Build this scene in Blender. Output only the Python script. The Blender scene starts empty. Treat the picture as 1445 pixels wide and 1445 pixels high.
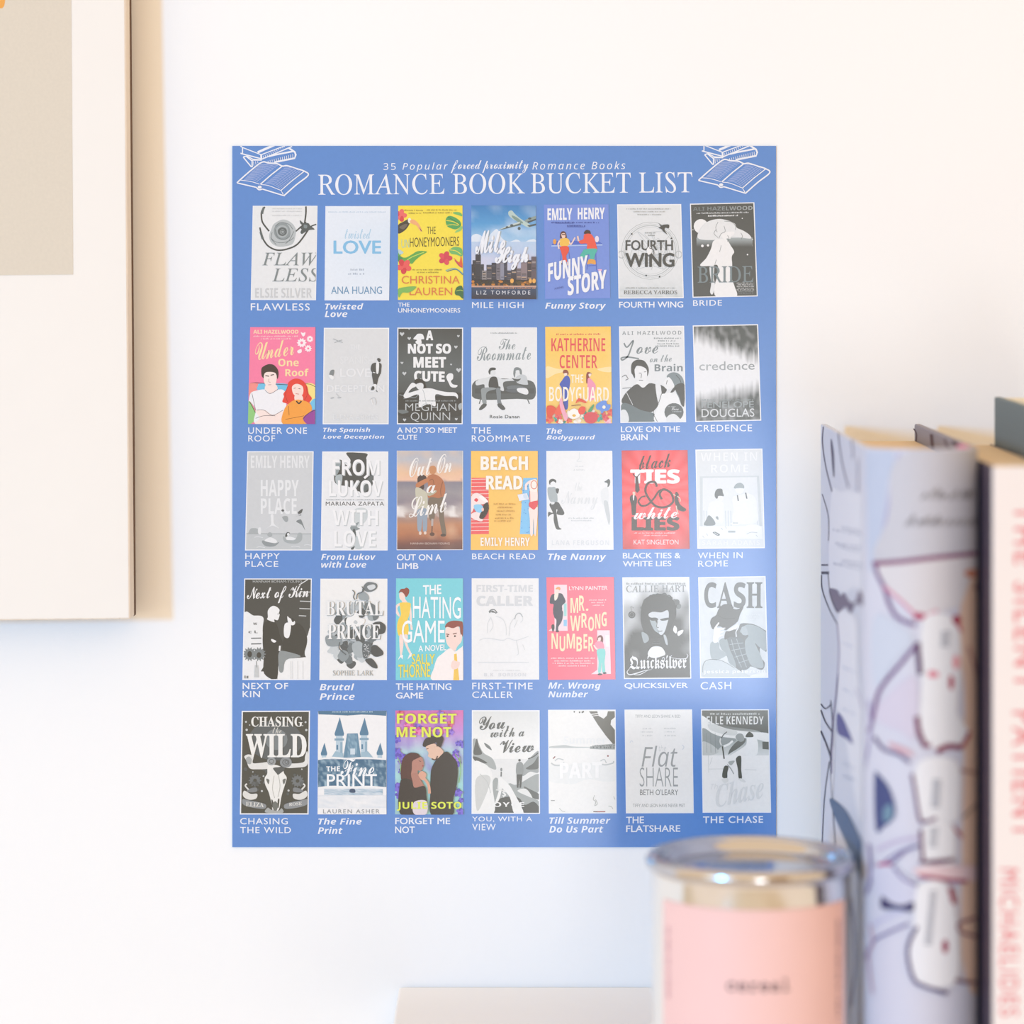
import bpy, bmesh, math, os, random
from mathutils import Vector, noise
from mathutils.geometry import tessellate_polygon

sc = bpy.context.scene
COL = sc.collection

# ------------------------------------------------------------------ camera
ZE = 1.04            # eye height
DW = 1.295           # camera to wall
F = 4600.0           # focal length in pixels of the 1445 frame
HX, HY = 722.5, 362.0   # principal point in the photograph
cam = bpy.data.cameras.new('camera'); cam_o = bpy.data.objects.new('camera', cam); COL.objects.link(cam_o)
cam.sensor_width = 36; cam.lens = F / 1445 * 36
cam.shift_y = -(722.5 - HY) / 1445
cam_o.location = (0, -DW, ZE); cam_o.rotation_euler = (math.radians(90), 0, 0)
cam.clip_start = 0.05
cam.dof.use_dof = True; cam.dof.focus_distance = DW; cam.dof.aperture_fstop = 5.0
sc.camera = cam_o

# ------------------------------------------------------------------ light
sc.view_settings.view_transform = 'Standard'; sc.view_settings.look = 'None'
sc.view_settings.gamma = 1; sc.view_settings.use_curve_mapping = False
sc.view_settings.exposure = 0.0
world = bpy.data.worlds.new('room_light'); sc.world = world; world.use_nodes = True
wb = world.node_tree.nodes['Background']
wb.inputs[0].default_value = (1.0, 0.745, 0.485, 1); wb.inputs[1].default_value = 1.20

def area(name, loc, aim, size, size_y, power, color):
    l = bpy.data.lights.new(name, 'AREA'); l.shape = 'RECTANGLE'; l.size = size; l.size_y = size_y
    l.energy = power; l.color = color
    o = bpy.data.objects.new(name, l); COL.objects.link(o); o.location = loc
    o.rotation_euler = (Vector(aim) - Vector(loc)).to_track_quat('-Z', 'Y').to_euler()
    return o
# cool daylight from a window on the left; the two low lights are added fills
area('window_daylight', (-1.80, -2.75, 1.25), (0, 0, 0.85), 0.26, 0.34, 52, (0.03, 0.455, 1.0))
area('low_fill', (-1.0, -1.5, 0.90), (0.05, 0, 0.74), 0.9, 0.5, 2.6, (0.70, 0.92, 1.0))  # added cool fill that brightens the lower wall and shelf
area('glare_fill', (0.33, -2.7, 0.54), (0.1, 0, 0.88), 0.42, 0.50, 7.2, (0.87, 0.94, 1.0))  # added behind the camera to make the glare on the poster

# ------------------------------------------------------------------ helpers
def lin(h, k=1.0):
    h = h.lstrip('#')
    out = []
    for i in (0, 2, 4):
        c = int(h[i:i+2], 16) / 255
        c = c / 12.92 if c <= 0.04045 else ((c + 0.055) / 1.055) ** 2.4
        out.append(min(1, c * k))
    return (out[0], out[1], out[2], 1)

def X_(px, s=F/DW): return (px - HX) / s
def Z_(py, s=F/DW): return ZE - (py - HY) / s

def material(name, color, rough=0.6, metal=0.0, bump=0.0, bscale=200, var=0.0, vscale=20, stretch=(1,1,1), spec=0.5):
    m = bpy.data.materials.new(name); m.use_nodes = True
    nt = m.node_tree; b = nt.nodes['Principled BSDF']
    c = lin(color) if isinstance(color, str) else color
    b.inputs['Base Color'].default_value = c
    b.inputs['Roughness'].default_value = rough; b.inputs['Metallic'].default_value = metal
    b.inputs['Specular IOR Level'].default_value = spec
    tc = nt.nodes.new('ShaderNodeTexCoord'); mp = nt.nodes.new('ShaderNodeMapping')
    mp.inputs['Scale'].default_value = stretch
    nt.links.new(tc.outputs['Object'], mp.inputs['Vector'])
    if var:
        n = nt.nodes.new('ShaderNodeTexNoise'); n.inputs['Scale'].default_value = vscale; n.inputs['Detail'].default_value = 4
        nt.links.new(mp.outputs[0], n.inputs['Vector'])
        r = nt.nodes.new('ShaderNodeMapRange'); r.inputs['To Min'].default_value = 1 - var; r.inputs['To Max'].default_value = 1.0
        r.inputs['From Min'].default_value = .3; r.inputs['From Max'].default_value = .7
        nt.links.new(n.outputs['Fac'], r.inputs['Value'])
        v = nt.nodes.new('ShaderNodeVectorMath'); v.operation = 'SCALE'; v.inputs[0].default_value = c[:3]
        nt.links.new(r.outputs[0], v.inputs['Scale']); nt.links.new(v.outputs[0], b.inputs['Base Color'])
    if bump:
        n = nt.nodes.new('ShaderNodeTexNoise'); n.inputs['Scale'].default_value = bscale; n.inputs['Detail'].default_value = 5
        nt.links.new(mp.outputs[0], n.inputs['Vector'])
        bp = nt.nodes.new('ShaderNodeBump'); bp.inputs['Strength'].default_value = bump; bp.inputs['Distance'].default_value = 0.001
        nt.links.new(n.outputs['Fac'], bp.inputs['Height']); nt.links.new(bp.outputs[0], b.inputs['Normal'])
    return m

def ink_material(name, rough, spec):
    m = bpy.data.materials.new(name); m.use_nodes = True
    nt = m.node_tree; b = nt.nodes['Principled BSDF']
    a = nt.nodes.new('ShaderNodeVertexColor'); a.layer_name = 'ink'
    tc = nt.nodes.new('ShaderNodeTexCoord')
    n = nt.nodes.new('ShaderNodeTexNoise'); n.inputs['Scale'].default_value = 900; n.inputs['Detail'].default_value = 2
    nt.links.new(tc.outputs['Object'], n.inputs['Vector'])
    r = nt.nodes.new('ShaderNodeMapRange'); r.inputs['From Min'].default_value = .3; r.inputs['From Max'].default_value = .7
    r.inputs['To Min'].default_value = .965; r.inputs['To Max'].default_value = 1.0
    v = nt.nodes.new('ShaderNodeVectorMath'); v.operation = 'SCALE'
    nt.links.new(n.outputs['Fac'], r.inputs['Value']); nt.links.new(r.outputs[0], v.inputs['Scale'])
    nt.links.new(a.outputs['Color'], v.inputs[0]); nt.links.new(v.outputs[0], b.inputs['Base Color'])
    b.inputs['Roughness'].default_value = rough; b.inputs['Specular IOR Level'].default_value = spec
    return m
INK = ink_material('printed_ink', 0.21, 0.8)
INK_MATT = ink_material('matt_printed_ink', 0.6, 0.3)

def link(name, me, mats=(), parent=None, kind=None):
    for m in mats: me.materials.append(m)
    o = bpy.data.objects.new(name, me); COL.objects.link(o)
    if parent: o.parent = parent
    if kind: o['kind'] = kind
    return o
def empty(name, loc, label, cat, group=None):
    o = bpy.data.objects.new(name, None); COL.objects.link(o); o.location = loc; o.empty_display_size = .02
    o['label'] = label; o['category'] = cat
    if group: o['group'] = group
    return o
def put(o, root):
    """parent a mesh whose vertices are in world coordinates to a thing's empty"""
    o.parent = root; o.matrix_parent_inverse = root_matrix(root).inverted()
def root_matrix(r):
    from mathutils import Matrix
    return Matrix.Translation(r.location) @ r.rotation_euler.to_matrix().to_4x4()

def box(name, x0, x1, y0, y1, z0, z1, mat, root=None, bev=0.0, seg=2, kind=None):
    bm = bmesh.new(); bmesh.ops.create_cube(bm, size=1)
    for v in bm.verts:
        v.co = (x0 + (v.co.x + .5) * (x1 - x0), y0 + (v.co.y + .5) * (y1 - y0), z0 + (v.co.z + .5) * (z1 - z0))
    if bev: bmesh.ops.bevel(bm, geom=bm.edges[:], offset=bev, segments=seg, affect='EDGES', profile=.5)
    me = bpy.data.meshes.new(name); bm.to_mesh(me); bm.free()
    o = link(name, me, [mat], kind=kind)
    if root: put(o, root)
    return o
def lathe(name, prof, cx, cy, mat, root=None, n=96, smooth=True, a0=0, a1=2*math.pi):
    vs, fs = [], []
    full = abs(a1 - a0 - 2*math.pi) < 1e-6
    cols = n if full else n + 1
    for i in range(cols):
        a = a0 + (a1 - a0) * i / n
        for r, z in prof: vs.append((cx + r*math.cos(a), cy + r*math.sin(a), z))
    k = len(prof)
    for i in range(n):
        j = (i + 1) % cols
        for q in range(k - 1): fs.append((i*k+q, j*k+q, j*k+q+1, i*k+q+1))
    me = bpy.data.meshes.new(name); me.from_pydata(vs, [], fs); me.update()
    bm = bmesh.new(); bm.from_mesh(me); bmesh.ops.remove_doubles(bm, verts=bm.verts, dist=1e-7)
    bmesh.ops.recalc_face_normals(bm, faces=bm.faces); bm.to_mesh(me); bm.free()
    if smooth:
        me.polygons.foreach_set('use_smooth', [True]*len(me.polygons))
        me.set_sharp_from_angle(angle=math.radians(50))
    o = link(name, me, [mat])
    if root: put(o, root)
    return o

# ------------------------------------------------------------------ lettering
FD = bpy.utils.system_resource('DATAFILES', path='fonts') or ''
try: MATHF = bpy.data.fonts.load(os.path.join(FD, 'NotoSansMath-Regular.woff2'))
except Exception: MATHF = None
STY = {'s': (0x1D400, 0x1D41A), 't': (0x1D434, 0x1D44E), 'S': (0x1D4D0, 0x1D4EA), 'F': (0x1D56C, 0x1D586),
       'B': (0x1D5D4, 0x1D5EE), 'I': (0x1D63C, 0x1D656), 'i': (0x1D608, 0x1D622), 'm': (0x1D670, 0x1D68A), 'T': (0x1D468, 0x1D482)}
STY['u'] = STY['t']
_g = {}
def glyphs(text, font, bold=0.0, space=1.0, slant=0.0):
    key = (text, font, bold, space, slant)
    if key in _g: return _g[key]
    s = text
    if MATHF and font in STY:
        U, Lo = STY[font]; s = ''
        for c in text:
            if 'A' <= c <= 'Z': s += chr(U + ord(c) - 65)
            elif 'a' <= c <= 'z': s += '\u210e' if (c == 'h' and font in 'tu') else chr(Lo + ord(c) - 97)
            else: s += c
    c = bpy.data.curves.new('t', 'FONT'); c.body = s; c.resolution_u = 3
    if MATHF and font != 'b': c.font = MATHF
    c.offset = bold; c.space_character = space
    c.shear = max(-1, min(1, slant + (-0.27 if font == 'u' and MATHF else 0)))
    o = bpy.data.objects.new('t', c); me = bpy.data.meshes.new_from_object(o)
    vs = [(v.co.x, v.co.y) for v in me.vertices]
    me.calc_loop_triangles(); ts = [tuple(t.vertices) for t in me.loop_triangles]
    bpy.data.objects.remove(o); bpy.data.meshes.remove(me); bpy.data.curves.remove(c)
    _g[key] = (vs, ts); return _g[key]

def catmull(p, closed, n=6):
    m = len(p); out = []
    rng = range(m if closed else m - 1)
    for i in rng:
        g = (lambda j: p[j % m]) if closed else (lambda j: p[max(0, min(m-1, j))])
        a, b, c, d = g(i-1), g(i), g(i+1), g(i+2)
        for k in range(n):
            t = k / n; t2 = t*t; t3 = t2*t
            out.append(tuple(.5*((2*b[q]) + (-a[q]+c[q])*t + (2*a[q]-5*b[q]+4*c[q]-d[q])*t2 + (-a[q]+3*b[q]-3*c[q]+d[q])*t3) for q in (0, 1)))
    if not closed: out.append(p[-1])
    return out
def area2(p): return sum(p[i-1][0]*p[i][1] - p[i][0]*p[i-1][1] for i in range(len(p)))
def clip_poly(poly, cols, edges):
    """clip a convex polygon with per-vertex colours against half planes (a, b, c): a*x + b*y + c >= 0"""
    for a, b, c in edges:
        out, oc = [], []
        d = [a*x + b*y + c for x, y in poly]
        if min(d) >= 0: continue
        n = len(poly)
        for i in range(n):
            j = (i + 1) % n
            if d[i] >= 0: out.append(poly[i]); oc.append(cols[i])
            if (d[i] >= 0) != (d[j] >= 0):
                t = d[i] / (d[i] - d[j])
                out.append((poly[i][0] + t*(poly[j][0]-poly[i][0]), poly[i][1] + t*(poly[j][1]-poly[i][1])))
                oc.append(tuple(cols[i][q] + t*(cols[j][q]-cols[i][q]) for q in range(4)))
        poly, cols = out, oc
        if len(poly) < 3: return [], []
    return poly, cols

KA = 0.90      # ink albedo for a colour seen fully lit
class Art:
    """flat print: coloured polygons in photograph pixels of the surface they lie on"""
    def __init__(s, crop=(0, 0, 1)):
        s.o = crop; s.items = {'illustration': [], 'lettering': []}; s.n = 0; s.where = 'illustration'; s.edges = None
    def xy(s, x, y): return (s.o[0] + x/s.o[2], s.o[1] + y/s.o[2])
    def pts(s, t):
        if isinstance(t, str):
            v = [float(q) for q in t.replace(',', ' ').split()]
            t = list(zip(v[0::2], v[1::2]))
        return t
    def clipq(s, quad):
        q = [s.xy(*p) for p in quad]; sg = 1 if area2(q) > 0 else -1
        s.edges = []
        for i in range(4):
            (x0, y0), (x1, y1) = q[i-1], q[i]
            s.edges.append((-(y1-y0)*sg, (x1-x0)*sg, ((y1-y0)*x0 - (x1-x0)*y0)*sg))
    def add(s, vs, ts, col, kind=None):
        s.n += 1
        s.items[kind or s.where].append((s.n, [s.xy(*v) for v in vs], ts, col))
    def fill(s, col, p):
        tr = tessellate_polygon([[Vector((x, y, 0)) for x, y in p]])
        s.add(p, [tuple(t) for t in tr], lin(col, KA))
    def P(s, col, t): s.fill(col, catmull(s.pts(t), True, 5)); return s
    def Q(s, col, t): s.fill(col, s.pts(t)); return s
    def R(s, col, x0, y0, x1, y1): return s.Q(col, [(x0, y0), (x1, y0), (x1, y1), (x0, y1)])
    def E(s, col, cx, cy, rx, ry=None, rot=0):
        ry = ry or rx; c, q = math.cos(rot), math.sin(rot)
        s.fill(col, [(cx + rx*math.cos(a)*c - ry*math.sin(a)*q, cy + rx*math.cos(a)*q + ry*math.sin(a)*c) for a in [2*math.pi*i/18 for i in range(18)]]); return s
    def S(s, col, w, t, smooth=True, taper=False):
        p = s.pts(t)
        if smooth and len(p) > 2: p = catmull(p, False, 6)
        vs, ts, n = [], [], len(p)
        for i in range(n):
            a, b = p[max(0, i-1)], p[min(n-1, i+1)]
            dx, dy = b[0]-a[0], b[1]-a[1]; l = math.hypot(dx, dy) or 1
            ww = w/2 * ((.25 + .75*math.sin(math.pi*(i+.3)/(n-.4))) if taper else 1)
            vs += [(p[i][0]-dy/l*ww, p[i][1]+dx/l*ww), (p[i][0]+dy/l*ww, p[i][1]-dx/l*ww)]
            if i: k = 2*i; ts += [(k-2, k-1, k+1), (k-2, k+1, k)]
        s.add(vs, ts, lin(col, KA)); return s
    def L(s, col, w, t): return s.S(col, w, t, False)
    def O(s, col, w, cx, cy, rx, ry=None):
        ry = ry or rx
        return s.S(col, w, [(cx + rx*math.cos(a), cy + ry*math.sin(a)) for a in [2*math.pi*i/24 for i in range(25)]], False)
    def T(s, text, font, col, x0, y0, x1, y1, rise=0, bold=0.0, space=1.0, slant=0.0, col2=None):
        wt = max(0, bold); vs, ts = glyphs(text, font, min(0, bold), space, slant)
        if not vs: return s
        a, b = min(v[0] for v in vs), max(v[0] for v in vs); c, d = min(v[1] for v in vs), max(v[1] for v in vs)
        out = []
        # heavier weights: the word is printed again, shifted by a fraction of its height
        ex = wt * (y1-y0) * min(1.3, ((x1-x0)/(b-a or 1)) / ((y1-y0)/(d-c or 1))); ey = wt * (y1-y0) * .7
        for x, y in vs:
            u = (x-a)/(b-a or 1); w = (y-c)/(d-c or 1)
            out.append((x0 + ex + u*(x1-x0-2*ex), y1 - ey - w*(y1-y0-2*ey) - rise*u))
        cc = lin(col, KA)
        if col2:
            c2 = lin(col2, KA); cc = [tuple(cc[q] + (v[0]-x0)/(x1-x0)*(c2[q]-cc[q]) for q in range(4)) for v in out]
        for qx, qy in ([(0, 0)] if wt < .006 else [(-1, 0), (1, 0), (0, 1), (0, -1)] if wt < .02 else [(0, 0), (-1, 0), (1, 0), (0, 1), (0, -1), (-.8, .8), (.8, .8), (-.8, -.8), (.8, -.8)]):
            s.add([(x + qx*ex, y + qy*ey) for x, y in out], ts, cc, 'lettering')
        return s
    def V(s, text, font, col, x0, y0, x1, y1, bold=0.0, space=1.0):
        """text running downwards (rotated a quarter turn clockwise) inside the box"""
        vs, ts = glyphs(text, font, 0, space, 0)
        a, b = min(v[0] for v in vs), max(v[0] for v in vs); c, d = min(v[1] for v in vs), max(v[1] for v in vs)
        e = bold*(x1-x0)
        for qx, qy in ((-e, 0), (e, 0), (0, e), (0, -e)): s.add([(qx + x0 + (y-c)/(d-c)*(x1-x0), qy + y0 + (x-a)/(b-a)*(y1-y0)) for x, y in vs], ts, lin(col, KA), 'lettering')
        return s
    def K(s, col, x0, y0, x1, h, seed=0, rise=0):
        """a line of print too small to read"""
        r = random.Random(seed + int(x0*7 + y0)); x = x0; vs, ts = [], []
        while x < x1:
            w = min(h * r.uniform(.35, .8), x1 - x); hh = h * r.uniform(.55, 1); k = len(vs); dy = -rise*(x-x0)/(x1-x0)
            vs += [(x, y0+h-hh+dy), (x+w, y0+h-hh+dy), (x+w, y0+h+dy), (x, y0+h+dy)]; ts += [(k, k+1, k+2), (k, k+2, k+3)]
            x += w + h * (.9 if r.random() < .2 else .28)
        s.add(vs, ts, lin(col, KA), 'lettering'); return s
    def G(s, x0, y0, x1, y1, nx, ny, fn):
        """a field of colour: fn(u, v) -> hex or linear rgb, on a grid"""
        vs, ts, cs = [], [], []
        for j in range(ny + 1):
            for i in range(nx + 1):
                u, v = i/nx, j/ny
                vs.append((x0 + u*(x1-x0), y0 + v*(y1-y0))); c = fn(u, v)
                cs.append(lin(c, KA) if isinstance(c, str) else tuple(q*KA for q in c[:3]) + (1,))
        for j in range(ny):
            for i in range(nx):
                k = j*(nx+1) + i; ts += [(k, k+1, k+nx+2), (k, k+nx+2, k+nx+1)]
        s.add(vs, ts, cs); return s
    def heart(s, col, x, y, r): return s.Q(col, [(x, y+r), (x-r, y-.1*r), (x-.9*r, y-.7*r), (x-.4*r, y-.8*r), (x, y-.3*r), (x+.4*r, y-.8*r), (x+.9*r, y-.7*r), (x+r, y-.1*r)])
    def daisy(s, col, col2, x, y, r, n=10):
        p = []
        for i in range(n*2): a = math.pi*i/n; q = r if i % 2 == 0 else r*.72; p.append((x+q*math.cos(a), y+q*math.sin(a)))
        s.P(col, p); return s.E(col2, x, y, r*.28)
    def hibiscus(s, c1, c2, x, y, r, rot=0):
        for i in range(5):
            a = rot + i*2*math.pi/5; s.E(c1 if i % 2 else c2, x+.55*r*math.cos(a), y+.55*r*math.sin(a), r*.5, r*.38, a)
        return s.E(c2, x, y, r*.2)
    def build(s, which, name, mapping, parent, root=None, strips=None, kind=None, ink=None):
        vs, fs, cs = [], [], []
        for n, pv, ts, col in s.items[which]:
            per = isinstance(col, list)
            for t in ts:
                poly = [pv[i] for i in t]; cc = [col[i] for i in t] if per else [col]*3
                if abs(area2(poly)) < 1e-7: continue
                if area2(poly) > 0: poly.reverse(); cc.reverse()
                if s.edges: poly, cc = clip_poly(poly, cc, s.edges)
                if not poly: continue
                pieces = [(poly, cc)]
                if strips:
                    pieces = []; xs = [p[0] for p in poly]
                    for i in range(len(strips)-1):
                        if strips[i+1] <= min(xs) or strips[i] >= max(xs): continue
                        q, qc = clip_poly(poly, cc, [(1, 0, -strips[i]), (-1, 0, strips[i+1])])
                        if q: pieces.append((q, qc))
                for q, qc in pieces:
                    k = len(vs); vs += [mapping(x, y, n) for x, y in q]; fs.append(tuple(range(k, k+len(q)))); cs += qc
        if not vs: return None
        me = bpy.data.meshes.new(name); me.from_pydata(vs, [], fs)
        at = me.color_attributes.new('ink', 'FLOAT_COLOR', 'POINT')
        at.data.foreach_set('color', [q for c in cs for q in c]); me.update()
        o = link(name, me, [ink or INK], kind=kind)
        if root: put(o, root)
        if parent: o.parent = parent
        return o
def mix(a, b, t):
    t = max(0, min(1, t)); return tuple(a[i] + (b[i]-a[i])*t for i in range(3))
def ramp(t, stops):
    for i in range(len(stops)-1):
        if t <= stops[i+1][0]:
            a, b = stops[i], stops[i+1]; return mix(lin(a[1]), lin(b[1]), (t-a[0])/((b[0]-a[0]) or 1))
    return lin(stops[-1][1])[:3]
def nz(u, v, s=6, o=0): return noise.noise(Vector((u*s + o, v*s, o*1.7)))
# ------------------------------------------------------------------ the setting
M_wall = material('wall_plaster', (0.90, 0.895, 0.885, 1), .75, bump=.12, bscale=240, var=.012, vscale=9, spec=.25)
M_floor = material('floor_boards', '#dccbb0', .45, bump=.2, bscale=30, var=.25, vscale=6, stretch=(1, 12, 1))
wall = box('wall_back', -2.2, 2.2, 0, .12, 0, 2.6, M_wall, kind='structure')
floor = box('floor', -2.2, 2.2, -3.4, 0, -.05, 0, M_floor, kind='structure')
base = box('baseboard_back', -2.2, 2.2, -.014, -.0005, 0.0005, .09, material('skirting_paint', '#f1efea', .4), bev=.003, kind='structure')

# ------------------------------------------------------------------ shelf
ZT = ZE - .290
M_desk = material('white_laminate', '#f6f5f4', .3, var=.02, vscale=14, spec=.4)
DX0, DX1, DY0, DY1 = -.0450, .95, -.27, -.0008
desk = empty('wall_shelf', ((DX0+DX1)/2, (DY0+DY1)/2, ZT-.022), 'white laminate shelf on the wall below the poster, carrying tin and books', 'shelf')
box('shelf_board', DX0, DX1, DY0, DY1, ZT-.022, ZT, M_desk, desk, .0010)
for x in (DX0+.14, DX1-.16):
    box('bracket', x, x+.02, DY0+.05, DY1, ZT-.0302, ZT-.0222, M_desk, desk, .001)
    box('bracket', x, x+.02, DY1-.008, DY1, ZT-.19, ZT-.0303, M_desk, desk, .001)

# ------------------------------------------------------------------ wardrobe behind the camera (unseen, added for a golden reflection in the tin)
M_oak = material('golden_oak', '#b98a3e', .45, var=.3, vscale=5, stretch=(6, 6, .6))
wr = empty('wardrobe', (1.45, -3.1, 0), 'golden oak wardrobe added behind the viewer for a golden reflection in the tin', 'wardrobe')
box('carcass', .85, 2.05, -3.35, -2.86, .06, 1.95, M_oak, wr, .004)
box('plinth', .87, 2.03, -3.33, -2.90, .001, .0598, M_oak, wr)
for x0, x1 in ((.86, 1.448), (1.452, 2.04)):
    dr = box('door', x0, x1, -2.8598, -2.84, .07, 1.94, M_oak, wr, .003)
    xk = x1 - .05 if x0 < 1 else x0 + .05
    k = box('knob', xk-.012, xk+.012, -2.8398, -2.815, .99, 1.014, M_oak, None, .004); k.parent = dr
# ------------------------------------------------------------------ the printed covers of the poster
PC = {'A1': (345, 280, 6.881), 'B1': (555, 280, 6.881), 'C1': (762, 280, 6.881), 'D1': (960, 280, 9.033),
      'A2': (345, 455, 6.881), 'B2': (555, 455, 6.881), 'C2': (762, 455, 6.881), 'D2': (965, 455, 9.033),
      'A3': (340, 630, 6.721), 'B3': (555, 630, 6.881), 'C3': (762, 630, 6.721), 'D3': (965, 625, 8.024),
      'A4': (336, 808, 6.752), 'B4': (553, 808, 6.721), 'C4': (765, 808, 6.721), 'D4': (970, 808, 8.4),
      'A5': (333, 995, 6.659), 'B5': (552, 995, 6.628), 'C5': (765, 995, 6.628), 'D5': (975, 990, 7.808)}
covers = []
DK, MD, LG = '#474d4e', '#8b979b', '#d3d7da'
def cover(crop, quad, label, bg, inset=9, card='#f4f6f9', sticker=False, caption=()):
    a = Art(PC[crop]); q = a.pts(quad); a.quad = q; a.label = label; a.card = card; a.sticker = sticker; a.caption = caption
    cx = sum(p[0] for p in q)/4; cy = sum(p[1] for p in q)/4
    b = [(p[0] + (inset if p[0] < cx else -inset), p[1] + (inset if p[1] < cy else -inset)) for p in q]
    a.clipq(b if inset else q)
    if bg: a.Q(bg, b)
    a.b = b; covers.append(a); return a

# --- first row
c = cover('A1', '82 72 710 72 695 988 62 985', 'grey printed cover with a rose on a cord', '#e9ecee', 6, caption=[('FLAWLESS', 'b', 62, 1018, 635, 1088)])
c.P('#b9c1c4', '262 300 290 245 375 205 455 235 500 300 495 370 470 440 400 465 330 468 265 435 240 370')
c.P('#8f9a9e', '290 290 330 245 400 240 440 290 445 360 400 400 330 395 292 350').P('#a9b3b7', '310 300 350 262 410 275 425 330 390 378 335 370')
c.P('#5e696d', '325 310 360 280 405 295 410 340 375 365 335 350').P('#9ba6aa', '345 320 370 300 395 320 385 345 355 345').O('#4a5457', 6, 372, 325, 18, 14)
for t in ('300 300 320 370 380 400 440 370', '255 380 300 420 370 430 440 410 480 380', '270 330 262 390 310 450', '300 270 350 235 430 250 470 300', '480 320 440 400 400 440'): c.S('#6e7a7e', 5, t)
c.S('#3c4547', 15, '198 82 172 120 165 160 178 235 240 318').S('#3c4547', 15, '598 78 597 150 585 240').S('#3c4547', 15, '150 282 165 345 185 400 235 465 320 502 420 490 520 440 620 305').S('#3c4547', 13, '500 320 550 275 600 232').S('#3c4547', 12, '618 300 650 270 698 252')
c.S('#59666a', 22, '190 88 178 118 172 150').S('#59666a', 22, '158 325 170 365 180 395')
c.P('#48565a', '540 212 575 240 620 240 640 265 682 300 640 305 600 320 560 345 545 330 555 300 545 290 565 265 545 245').P('#7d8c90', '580 255 610 262 605 290 578 285')
c.T('FLAW', 't', '#7d898c', 172, 525, 725, 652).T('LESS', 't', '#7d898c', 270, 678, 722, 808).T('ELSIE SILVER', 'B', '#ccd0d3', 105, 870, 655, 965)
for y in (95, 120, 160): c.K('#d2d6d8', 270, y, 560, 9)

c = cover('A1', '787 75 1418 75 1405 990 778 990', 'pale blue cover with light blue title lettering', None, 0, card='#eef3fb', sticker=True, caption=[('Twisted', 'I', 783, 1018, 1155, 1078), ('Love', 'I', 780, 1093, 1000, 1152)])
c.G(778, 70, 1418, 990, 6, 10, lambda u, v: mix(lin('#f1f5fc'), lin('#dceaf8'), .5+.5*math.sin(v*3.4)*u))
c.K('#b9cfe4', 815, 125, 1380, 12).T('twisted', 'S', '#a9cfe8', 975, 295, 1232, 392).T('LOVE', 'b', '#7fc0e8', 865, 408, 1328, 538, bold=.032)
c.K('#b4c2d2', 1030, 680, 1165, 20).K('#b4c2d2', 1008, 720, 1175, 20).T('ANA HUANG', 'b', '#6093ba', 843, 855, 1336, 928)

c = cover('B1', '48 70 672 68 680 985 45 985', 'yellow cover with a toucan, tropical leaves and red flowers', '#f7e14b', 0, sticker=True, caption=[('THE', 'b', 48, 1012, 158, 1050), ('UNHONEYMOONERS', 'b', 48, 1065, 650, 1108)])
c.hibiscus('#d8414f', '#ec6a6a', 70, 165, 62).P('#3a3a36', '48 260 100 225 150 200 165 225 140 280 100 320 48 340').P('#6b625a', '60 280 110 250 140 255 100 300').E('#f3efe3', 158, 215, 16, 26).P('#f2b07a', '165 215 200 205 250 250 280 320 255 310 225 265 170 240').Q('#463630', '252 275 282 322 268 314')
c.P('#49a35b', '510 205 540 170 600 185 650 225 655 270 610 300 560 290 520 265').S('#f7e14b', 7, '515 215 580 225 640 255').S('#2f7d48', 6, '530 180 600 220 655 260').S('#f7e14b', 6, '520 262 570 255 630 262').S('#6fbd68', 30, '580 140 640 150 668 170', taper=True).S('#8fca77', 26, '600 330 650 300 668 270', taper=True)
c.T('THE', 'b', '#3a3624', 328, 275, 412, 345, bold=-.01).T('UN', 'b', '#9fd0c8', 80, 398, 155, 480, bold=-.012).T('HONEYMOONERS', 'b', '#26231a', 163, 382, 640, 472, rise=12, bold=-.008)
c.P('#5aa84e', '48 500 90 520 70 560 120 575 180 545 240 512 328 518 270 555 215 600 180 635 130 610 100 640 60 620 48 590').S('#c5dd5f', 8, '110 620 180 570 300 522').P('#3f8a55', '48 560 90 575 75 620 48 610').P('#b8d4d8', '50 495 100 525 60 545')
c.hibiscus('#d63a48', '#ea5a5c', 105, 660, 72, .4).hibiscus('#e0485a', '#d43b55', 505, 580, 66).P('#6db86a', '545 500 600 470 665 490 668 560 610 545 560 535').S('#f7e14b', 6, '550 500 610 510 660 545').P('#e0603a', '585 575 640 620 655 560 665 590 672 660 640 650').S('#c2485e', 12, '600 600 640 650 672 670').S('#7fb7b0', 9, '510 700 600 680 680 735').S('#3f6f8a', 7, '520 710 610 690 675 742')
c.T('CHRISTINA', 'b', '#e07a45', 82, 752, 645, 828).T('LAUREN', 'b', '#e07a45', 158, 865, 572, 940).P('#7bb85c', '48 880 120 860 222 855 190 895 140 915 90 915 60 960 48 940').P('#2f6b3f', '598 905 620 860 670 855 680 970 640 945 605 935').S('#c8dd5c', 5, '610 900 650 890 680 900')
for x0, y, x1 in ((105, 108, 300), (325, 105, 615), (150, 136, 270), (290, 132, 570), (185, 685, 480), (232, 710, 440)): c.K('#a8983a', x0, y, x1, 13)

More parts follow.
